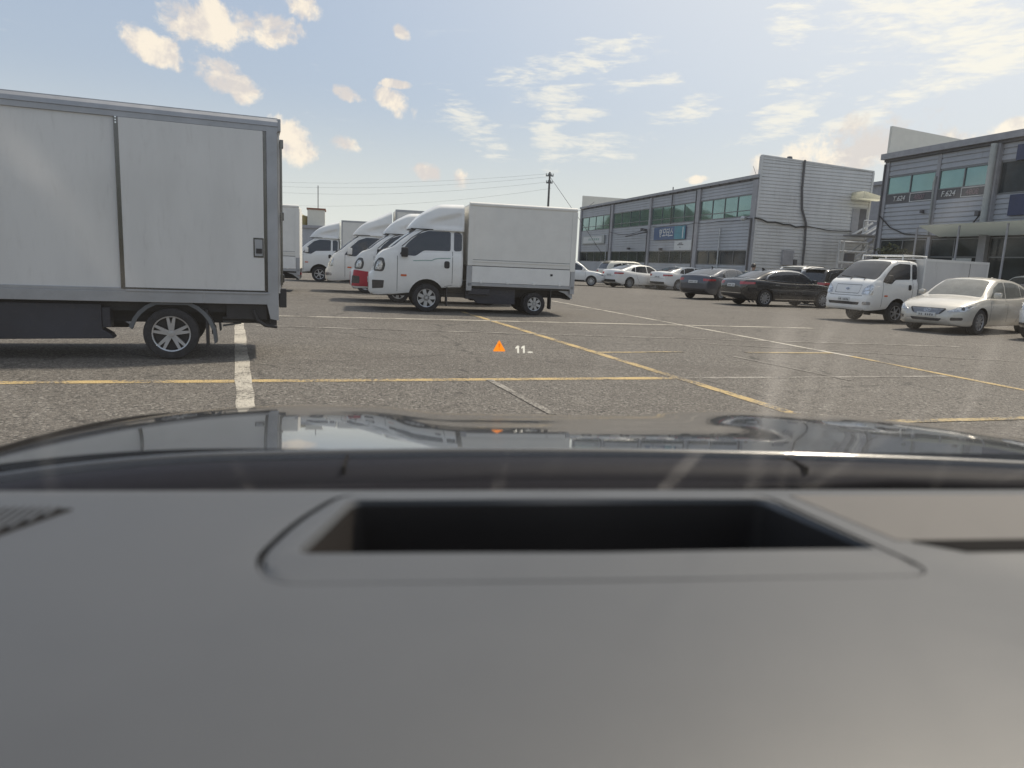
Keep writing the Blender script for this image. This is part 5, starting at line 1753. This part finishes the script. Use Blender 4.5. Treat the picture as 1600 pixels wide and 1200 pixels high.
def building_two(C2):
    t = thing('building', 'clad building at right edge with lettered windows and a pale canopy', 'building', (*C2, 0), BYAW)
    Lb, Wb = 26.0, 12.0
    ze = 7.55
    MB().box(0.10, Wb, -Lb, -0.05, 0, 7.3).build('wall', M_interior, t)
    fbox(t, 'eave', M_trim, -Lb, 0.12, -0.4, 0.30, ze - 0.22, ze + 0.06)
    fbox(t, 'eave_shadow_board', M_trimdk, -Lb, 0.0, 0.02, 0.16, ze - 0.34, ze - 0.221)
    MB().box(0.4, Wb, -Lb, -0.02, 7.305, ze + 0.02).build('roof', M_roof, t)
    MB().prism([(0.05, 7.0), (Wb, 7.0), (Wb, 8.2), (0.05, 9.0)], -0.02, 0.14, 'Y').build('far_parapet', M_cream, t)
    for (a, b, o) in ((-0.30, 0.0, 0.08), (-3.48, -3.28, 0.06), (-6.62, -6.24, 0.22), (-13.2, -12.8, 0.2), (-20, -19.6, 0.2)):
        fbox(t, 'column', M_trim, a, b, 0.0, o, 0, ze - 0.345, 0.01)
    bays = [(-3.28, -0.30, 2), (-6.24, -3.48, 2), (-12.8, -6.62, 3), (-19.6, -13.2, 3)]
    for (a, b, n) in bays:
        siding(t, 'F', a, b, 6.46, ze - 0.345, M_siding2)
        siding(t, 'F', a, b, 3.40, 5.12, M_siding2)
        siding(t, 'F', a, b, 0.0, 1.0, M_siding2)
        dk = b < -6.5
        windows(t, a + 0.02, b - 0.02, 5.12 if dk else 5.56, 6.46, n, M_panedk if dk else M_pane)
        if not dk:
            fbox(t, 'window_sill_panel', M_trimdk, a + 0.02, b - 0.02, -0.02, 0.03, 5.12, 5.56)
        windows(t, a + 0.05, b - 0.05, 1.0, 3.34, n, M_panedk, 2.5)
    # pipes and cables
    MB().tube([(-0.32, -6.42, 7.2), (-0.32, -6.42, 3.6)], 0.13, 12).build('downpipe', M_signgrey, t, 60)
    MB().tube([(-0.12, -3.36, 6.2), (-0.14, -3.32, 5.9), (-0.12, -3.36, 3.5)], 0.05, 8).build('downpipe', M_signgrey, t, 60)
    MB().tube([(-0.1, -0.1, 4.55), (-0.1, -0.9, 3.95), (-0.1, -1.9, 3.6), (-0.1, -3.2, 3.5), (-0.1, -4.4, 3.42), (-0.15, -5.6, 3.75), (-0.2, -6.1, 4.3)], 0.03, 6).build('cable', M_cable, t)
    MB().tube([(-0.12, -0.06, 7.1), (-0.12, -0.06, 0.2)], 0.05, 8).build('downpipe', M_trimdk, t)
    MB().box(-0.4, -0.12, -6.2, -6.0, 4.25, 4.45).build('camera_box', M_trimdk, t, bevel=0.02)
    MB().box(-0.2, -0.05, -2.9, -2.75, 4.55, 4.7).build('camera_box', M_trimdk, t, bevel=0.02)
    # lettering below the windows
    text_mesh('window_lettering', 'T.624', 0.34, M_txt, t, (-0.05, -0.78, 5.24), shear=0.15)
    text_mesh('window_lettering', 'F.624', 0.36, M_txt, t, (-0.05, -3.72, 5.24), shear=0.15)
    for (a, b, word) in ((-1.85, -3.22, '4807'), (-4.80, -6.18, '4808')):
        for (q0, q1, z0, z1) in ((a, b, 5.14, 5.17), (a, b, 5.53, 5.56), (a, a - 0.03, 5.17, 5.53), (b + 0.03, b, 5.17, 5.53)):
            fbox(t, 'lettering_frame', M_txt, q0, q1, 0.031, 0.045, z0, z1)
        text_mesh('window_lettering', word, 0.34, M_txtpink, t, (-0.04, a - 0.25, 5.23))
    # navy panels at the right
    fbox(t, 'sign', M_navy, -7.35, -9.6, 0.05, 0.14, 6.42, 7.05, 0.01)
    fbox(t, 'sign', M_navy, -7.35, -10.0, 0.05, 0.14, 4.2, 5.05, 0.01)
    # canopy
    cp = MB()
    cp.add([(-0.05, -4.0, 3.40), (-0.05, -14.0, 3.40), (-2.4, -14.0, 3.72), (-2.4, -5.2, 3.72), (-0.05, -4.0, 3.45), (-0.05, -14.0, 3.45), (-2.4, -14.0, 3.77), (-2.4, -5.2, 3.77)],
           [(0, 1, 2, 3), (7, 6, 5, 4), (0, 4, 5, 1), (1, 5, 6, 2), (2, 6, 7, 3), (3, 7, 4, 0)])
    cpo = cp.build('canopy', M_canopy, t)
    for s in (-5.0, -7.2, -9.4, -11.6):
        MB().tube([(-2.3, s, 0), (-2.3, s, 3.69)], 0.042, 8).build('canopy_post', M_trim, cpo)
    text = fbox(t, 'notice', M_signwhite, -5.9, -4.9, 0.06, 0.075, 2.15, 2.45)
    return t


# ================================================================ plants and other things
def leaf_mat(name, c):
    m = mat(name, c, 0.6, var=0.30, vscale=2.0)
    return m


M_leaf = leaf_mat('shrub_leaves', (0.085, 0.095, 0.035))
M_leaf2 = leaf_mat('dark_leaves', (0.03, 0.05, 0.025))
M_bark = mat('bark', (0.10, 0.07, 0.05), 0.9, bump=0.5)


def shrub(label, loc, rx, rz, n, m, leaf=0.12, seed=1, height=None):
    rnd = random.Random(seed)
    t = thing('shrub', label, 'shrub', loc)
    st = MB()
    for k in range(6):
        a = rnd.uniform(0, 2 * PI)
        e = (rx * 0.6 * math.cos(a), rx * 0.6 * math.sin(a), rz * rnd.uniform(0.9, 1.5))
        st.tube([(0.05 * math.cos(a), 0.05 * math.sin(a), 0), (e[0] * 0.3, e[1] * 0.3, e[2] * 0.5), e], [0.05, 0.035, 0.01], 6)
    st.build('trunk', M_bark, t)
    cl = [(rnd.uniform(-0.7, 0.7) * rx, rnd.uniform(-0.7, 0.7) * rx, rz * (0.35 + 1.3 * rnd.random()), rnd.uniform(0.3, 0.55) * rx) for _ in range(14)]
    q = MB()
    for i in range(n):
        c = rnd.choice(cl)
        d = Vector((rnd.gauss(0, 1), rnd.gauss(0, 1), rnd.gauss(0, 1))).normalized() * c[3] * rnd.random()**0.4
        p = Vector(c[:3]) + d
        p.z = max(0.05, p.z)
        u = Vector((rnd.gauss(0, 1), rnd.gauss(0, 1), rnd.gauss(0, 0.6))).normalized()
        v = u.cross(Vector((rnd.gauss(0, 1), rnd.gauss(0, 1), rnd.gauss(0, 1)))).normalized()
        s = leaf * rnd.uniform(0.6, 1.3)
        q.add([p - u * s, p + v * s * 0.4, p + u * s, p - v * s * 0.4], [(0, 1, 2, 3)])
    q.build('crown', m, t)
    return t


def person(label, loc, facing):
    t = thing('person', label, 'person', loc, facing)

    def skin(name, verts, edges, rad, m, root=0, sub=2):
        me = bpy.data.meshes.new(name)
        me.from_pydata(verts, edges, [])
        o = bpy.data.objects.new(name, me)
        COL.objects.link(o)
        md = o.modifiers.new('s', 'SKIN')
        for i, r in enumerate(rad):
            sv = me.skin_vertices[0].data[i] if me.skin_vertices else None
        bpy.context.view_layer.update()
        if not me.skin_vertices:
            bpy.context.view_layer.objects.active = o
        for i, r in enumerate(rad):
            d = me.skin_vertices[0].data[i]
            d.radius = r if isinstance(r, tuple) else (r, r)
            d.use_root = (i == root)
        o.modifiers.new('u', 'SUBSURF').levels = sub
        dg = bpy.context.evaluated_depsgraph_get()
        res = bpy.data.meshes.new_from_object(o.evaluated_get(dg))
        bpy.data.objects.remove(o)
        for p in res.polygons:
            p.use_smooth = True
        res.materials.clear()
        res.materials.append(m)
        return link(bpy.data.objects.new(name, res), t)
    M_skin = mat('skin', (0.40, 0.25, 0.18), 0.5)
    M_hair = mat('dark_hair', (0.012, 0.010, 0.010), 0.5)
    M_shirt = mat('grey_brown_shirt', (0.16, 0.13, 0.12), 0.8)
    M_trou = mat('dark_trousers', (0.03, 0.03, 0.04), 0.8)
    V = [(0, 0, 0.95), (0, 0, 1.15), (0, 0, 1.38), (0, 0, 1.48), (0, 0.01, 1.56), (0, 0.01, 1.68), (0, 0.01, 1.75),
         (0.19, 0, 1.40), (0.24, 0, 1.12), (0.25, 0.06, 0.88), (-0.19, 0, 1.40), (-0.24, 0, 1.12), (-0.25, 0.06, 0.88),
         (0.10, 0, 0.90), (0.11, 0.01, 0.50), (0.11, -0.01, 0.09), (0.11, 0.14, 0.04), (-0.10, 0, 0.90), (-0.11, 0.01, 0.50), (-0.11, -0.01, 0.09), (-0.11, 0.14, 0.04)]
    Ed = [(0, 1), (1, 2), (2, 3), (3, 4), (4, 5), (5, 6), (2, 7), (7, 8), (8, 9), (2, 10), (10, 11), (11, 12), (0, 13), (13, 14), (14, 15), (15, 16), (0, 17), (17, 18), (18, 19), (19, 20)]
    rad = [0.15, 0.14, 0.15, 0.06, 0.075, 0.092, 0.07, 0.062, 0.048, 0.034, 0.062, 0.048, 0.034, 0.088, 0.065, 0.045, 0.035, 0.088, 0.065, 0.045, 0.035]
    b = skin('body', V, Ed, rad, M_skin)
    b.data.materials.append(M_shirt)
    b.data.materials.append(M_trou)
    for p in b.data.polygons:
        z = p.center.z
        if z < 0.97 and abs(p.center.x) < 0.2:
            p.material_index = 2
        elif z < 1.46 and not (z < 0.98):
            p.material_index = 1
    q = MB().lathe([(0.001, 0.122), (0.06, 0.11), (0.10, 0.065), (0.112, 0.0), (0.105, -0.05), (0.09, -0.07)], 18, 'Z', (0, -0.012, 1.70))
    q.build('hair', M_hair, t, 60)
    MB().lathe([(0.001, 0.03), (0.013, 0.01), (0.016, -0.01), (0.001, -0.015)], 8, 'Z', (0, 0.115, 1.655)).build('nose', M_skin, t, 60)
    return t


def wire(label, pts, r=0.02):
    a = MB().tube(pts, r, 5).build('overhead_wire', M_cable)
    tag(a, label, 'wire', 'overhead wires')
    return a


def catenary(a, b, sag, n=14):
    a, b = Vector(a), Vector(b)
    return [tuple(a.lerp(b, i / n) - Vector((0, 0, sag * 4 * (i / n) * (1 - i / n)))) for i in range(n + 1)]


def utility_pole(label, loc, h):
    t = thing('utility_pole', label, 'pole', loc)
    MB().tube([(0, 0, 0), (0, 0, h)], [0.15, 0.09], 10).build('shaft', M_woodpole, t, 60)
    for z, w in ((h - 0.35, 0.36), (h - 1.0, 0.30)):
        MB().box(-w, w, -0.05, 0.05, z - 0.05, z + 0.05).build('crossarm', M_trimdk, t)
        for x in (-w * 0.9, -w * 0.4, w * 0.4, w * 0.9):
            MB().lathe([(0.02, 0), (0.06, 0.03), (0.045, 0.08), (0.06, 0.12), (0.02, 0.2)], 8, 'Z', (x, 0, z + 0.05)).build('insulator', M_signgrey, t, 40)
    return t


# ================================================================ the place
def unproj(x, y, z=0.0):
    d = px_dir(x, y)
    k = (z - CAM_H) / d.z
    return Vector((0, 0, CAM_H)) + d * k


def at_depth(x, y, Y):
    d = px_dir(x, y)
    return Vector((0, 0, CAM_H)) + d * (Y / d.y)


# ground: one sheet to the horizon
g = MB()
gx = [-1500, -60, -20, 0, 20, 60, 1500]
gy = [-1500, -30, 0, 10, 30, 80, 1500]
for y in gy:
    for x in gx:
        g.v.append((x, y, 0))
for j in range(6):
    for i in range(6):
        a = j * 7 + i
        g.f.append((a, a + 1, a + 8, a + 7))
gr = g.build('ground', M_ground)
tag(gr, kind='structure')

LV = 0


def marking(p0, p1, w, m, label_hint=None):
    """a painted line between two points of the ground"""
    global LV
    LV += 1
    a, b = unproj(*p0), unproj(*p1)
    d = (b - a).normalized()
    n = Vector((-d.y, d.x, 0)) * w / 2
    z = Vector((0, 0, 0.003 + 0.0003 * LV))
    N_ = max(2, int((b - a).length / 0.4))
    rnd = random.Random(LV)
    q = MB()
    for i in range(N_ + 1):
        p = a.lerp(b, i / N_) + z
        j1, j2 = rnd.uniform(0.86, 1.08), rnd.uniform(0.86, 1.08)
        q.v += [tuple(p + n * j1), tuple(p - n * j2)]
    for i in range(N_):
        q.f.append((2 * i, 2 * i + 1, 2 * i + 3, 2 * i + 2))
    o = q.build('road_marking', m)
    if o.data.polygons[0].normal.z < 0:
        o.data.flip_normals()
    tag(o, kind='structure')
    return o


marking((-250, 600), (1052, 591), 0.17, M_lyellow)
marking((1052, 591), (1480, 588), 0.12, M_lfaint)
marking((386, 662), (373, 497), 0.17, M_lwhite)
marking((722, 487), (1275, 657), 0.15, M_lyellow)
marking((862, 470), (1330, 557), 0.14, M_lwhite)
marking((1330, 557), (1780, 645), 0.13, M_lyellow)
marking((400, 493), (1270, 513), 0.20, M_lwhite)
marking((400, 509), (1500, 542), 0.14, M_lfaint)
marking((930, 551), (1066, 550), 0.14, M_lyfaint)
marking((1165, 551), (1300, 552), 0.14, M_lyfaint)
marking((1145, 557), (1330, 595), 0.06, M_lfaint)
marking((765, 594), (865, 648), 0.09, M_lfaint)
marking((1370, 660), (1760, 650), 0.13, M_lyfaint)
marking((1240, 644), (1282, 649), 0.10, M_lfaint)
marking((1282, 650), (1325, 654), 0.12, M_lwhite)
marking((440, 461), (640, 466), 0.22, M_lfaint)
marking((900, 484), (1010, 486), 0.06, M_lfaint)
marking((1100, 537), (1600, 566), 0.05, M_lfaint)

# ---- buildings
building_one()
fire_stair()
C2 = (18.53, 37.61)
building_two(C2)

# ---- the car round the camera
ego_car()

# ---- trucks
GT = 'white box trucks parked in the lot'
truck('long white sliding door box truck cropped by the left edge', GT, (-7.37, 7.57), 200.5, 1.0, 'bongo', True, 'sliding', box_top=2.96, box_end=-4.60, rear_ax=-3.35, rims=('split', 5), wide=0.88)
truck('white box truck with green door stripe and drop sides, nearest of the row', GT, (-2.33, 18.51), 192.3, 1.08, 'bongo', True, 'drop', box_top=2.62, box_end=-3.62)
truck('white box truck with a bright red front bumper', GT, (-3.60, 21.8), 192.3, 1.05, 'bongo', True, 'plain', M_redpaint, box_top=2.62)
truck('tall white box truck between the red bumper truck and the far left truck', GT, (-5.6, 26.6), 192.3, 1.08, 'porter', True, 'plain', box_top=2.85, box_end=-4.0)
truck('white box truck farthest to the back left, its alloy front wheel showing', GT, (-9.8, 35.6), 190.0, 1.10, 'porter', True, 'plain', box_top=2.75, rims=('thin', 6))
truck('box truck showing only its rear corner behind the sliding door truck', GT, (-11.6, 24.2), 194.0, 1.08, 'porter', False, 'drop', box_top=2.75)
truck('white refrigerated truck with roof rack facing the camera at right', GT, (11.95, 22.66), 203.0, 1.0, 'porter', False, 'fridge', box_top=2.06, box_end=-4.0, rims=('thin', 6))

# ---- cars
GC = 'cars parked on the right side of the lot'
car('sedan', 'white sedan with slatted grille facing the camera beside the refrigerated truck', dict(SEDAN), (12.4, 19.2), 214.0, 'L', 'front', 1.02, mat('silver_beige_paint', (0.60, 0.575, 0.52), 0.3, metal=0.2, coat=0.8, var=0.02), group=GC, front='badge', chrome=False, glass=M_glass2)
car('suv', 'white suv front corner cut off by the right edge', dict(SUV), tuple(unproj(1606, 529)[:2]), 214.0, 'R', 'front', 1.0, M_white, kind='suv', group=GC, chrome=False)
car('suv', 'pale car roof showing behind the refrigerated truck box at right', dict(SUV), (18.5, 25.6), 205.0, 'L', 'front', 1.0, M_cream, kind='suv', group=GC, chrome=False)
car('sedan', 'black sedan with chrome window trim seen from the rear', dict(SEDAN), (10.46, 30.26), 19.0, 'R', 'rear', 1.06, M_black, group=GC)
car('sedan', 'blue grey sedan with sloping rear next to the black sedan', dict(FAST), (9.9, 34.9), 42.0, 'R', 'rear', 1.06, M_blue, group=GC, chrome=False)
car('sedan', 'white sedan parked nearest to the blue grey sedan', dict(FAST), (10.82, 48.26), 30.0, 'R', 'rear', 1.08, M_white, group=GC, chrome=False)
car('sedan', 'white sedan in the middle of the three far white cars', dict(FAST), (7.67, 49.1), 30.0, 'R', 'rear', 1.08, M_white, group=GC, chrome=False)
car('suv', 'white car half hidden behind the drop side truck', dict(SUV), (5.14, 49.61), 352.0, 'R', 'front', 0.95, M_white, kind='suv', group=GC, chrome=False)
car('suv', 'pale car roof with dark windows behind the far white cars', dict(SUV), (7.6, 54.0), 20.0, 'R', 'rear', 1.05, M_cream, kind='suv', group=GC, chrome=False)
car('suv', 'black suv with red tail lamps behind the black sedan', dict(SUV), (15.2, 34.2), 30.0, 'R', 'rear', 1.0, M_black, kind='suv', group=GC, rack=True)
car('suv', 'white suv with dark rear window behind the black suv', dict(SUV), (16.2, 39.5), 40.0, 'R', 'rear', 1.08, M_white, kind='suv', group=GC, chrome=False)
car('sedan', 'pale car mostly hidden behind the blue grey sedan', dict(SEDAN), (14.4, 44.5), 30.0, 'R', 'rear', 1.0, M_cream, group=GC, chrome=False)
car('sedan', 'white car bonnet showing between the black sedan and the refrigerated truck', dict(SEDAN), (15.2, 28.6), 214.0, 'R', 'front', 0.95, M_white, group=GC, chrome=False)

# ---- person
person('person with dark hair standing behind the black sedan', (11.0, 33.6, 0), R(200))

# ---- plants
shrub('olive green shrub at the corner of the lettered building', (18.4, 36.0, 0), 1.5, 1.55, 5200, M_leaf, 0.11, 3)
shrub('dark spiky shrub below the steel stair', (18.9, 40.6, 0), 0.9, 0.95, 2600, M_leaf2, 0.16, 5)
shrub('low dark shrub beside the canopy posts at right', (21.6, 31.0, 0), 1.6, 1.0, 3800, M_leaf2, 0.12, 8)

# ---- pole and wires
pp = at_depth(852, 408, 70.0)
utility_pole('concrete utility pole rising behind the drop side truck', (pp.x, 70.0, 0), 10.0)
p2 = (-42.0, 88.0, 0)
utility_pole('concrete utility pole hidden behind the sliding door truck', p2, 10.6)
names = ['topmost', 'second', 'third', 'lowest']
for k, (z0, z1) in enumerate(((9.8, 9.9), (9.55, 9.6), (9.1, 9.1), (8.5, 7.6))):
    wire(names[k] + ' of the wires running left from the utility pole', catenary((pp.x - 0.4 + 0.2 * k, 70, z0), (p2[0], p2[1], z1), 0.9 + 0.2 * k), 0.007)
wire('guy wire slanting right down from the utility pole', [(pp.x, 70, 9.6), (pp.x + 3.4, 70.4, 5.4), (pp.x + 6.0, 71.0, 2.0)], 0.02)
wire('thin wire from the utility pole to the clad building', catenary((pp.x, 70, 6.8), (8.0, 79.0, 8.2), 0.8), 0.02)


# ---- far things
def far_house(label, loc, rz, L, Wd, H, m, extra=True):
    t = thing('house', label, 'building', loc, rz)
    MB().box(-L / 2, L / 2, -Wd / 2, Wd / 2, 0, H).build('wall', m, t)
    MB().box(-L / 2 - 0.2, L / 2 + 0.2, -Wd / 2 - 0.2, Wd / 2 + 0.2, H, H + 0.3).build('roof', M_trim, t)
    for k in range(3):
        x = -L / 2 + L * (k + 0.6) / 3.2
        for z in np.arange(1.2, H - 1.6, 3.0):
            f = MB().box(x - 0.6, x + 0.6, -Wd / 2 - 0.05, -Wd / 2 + 0.02, z, z + 1.3).build('window', M_frame, t)
            MB().box(x - 0.5, x + 0.5, -Wd / 2 - 0.06, -Wd / 2 - 0.052, z + 0.1, z + 1.2).build('pane', M_panedk, f)
    if extra:
        r2 = MB().box(-L * 0.1, L / 2, -Wd / 2 + 0.4, Wd / 2 - 0.4, H + 0.3, H + 2.3).build('rooftop_room', M_cream, t)
        MB().box(-L * 0.1 - 0.1, L / 2 + 0.1, -Wd / 2 + 0.3, Wd / 2 - 0.3, H + 2.3, H + 2.5).build('room_roof', mat('tile_red', (0.30, 0.14, 0.09), 0.7), r2)
        MB().tube([(L * 0.25, 0, H + 2.5), (L * 0.25, 0, H + 5.5)], 0.06, 6).build('mast', M_trimdk, t)
        MB().lathe([(0.02, 0), (0.7, 0.05), (0.7, 1.2), (0.02, 1.4)], 14, 'Z', (-L * 0.3, 0, H + 0.3)).build('water_tank', mat('yellow_tank', (0.45, 0.36, 0.16), 0.6), t, 40)
    return t


h1 = at_depth(486, 380, 95.0)
far_house('small pale house with rooftop room far behind the trucks at left', (h1.x, 95.0, 0), R(14), 3.6, 5.0, 4.6, M_cream)
h2 = at_depth(462, 380, 85.0)
far_house('low blue grey shed far behind the trucks at left', (h2.x - 1, 85.0, 0), R(14), 9.0, 6.0, 4.2, M_siding2, False)
far_house('pale block seen through the gap between the two clad buildings', (34.0, 66.0, 0), BYAW, 9.0, 9.0, 9.2, M_trim, False)

# ---- wooded hills round the lot, seen mirrored in the windows
M_hill = mat('wooded_hill', (0.05, 0.07, 0.04), 0.9, var=0.35, vscale=0.15, bump=0.6, bscale=0.6)
hm = MB()
n = 90
for i in range(n + 1):
    a = R(60 + 230 * i / n)            # from left to behind, compass angle from straight ahead, counter-clockwise
    x, y = -math.sin(a - R(40)) * 210, math.cos(a - R(40)) * 210
    h = 16 + 5 * math.sin(i * 0.31) + 4 * math.sin(i * 0.83 + 1) + 2.0 * math.sin(i * 2.3)
    h = max(4, h) * min(1, 0.3 + i / 2, (n - i) / 6) + 0.5
    hm.v += [(x * 0.86, y * 0.86, -0.5), (x * 0.95, y * 0.95, h * 0.6), (x, y, h), (x * 1.2, y * 1.2, -0.5)]
for i in range(n):
    for j in range(3):
        hm.f.append((i * 4 + j, i * 4 + j + 1, (i + 1) * 4 + j + 1, (i + 1) * 4 + j))
hl = hm.build('hills', M_hill, None, 80)
tag(hl, kind='structure')
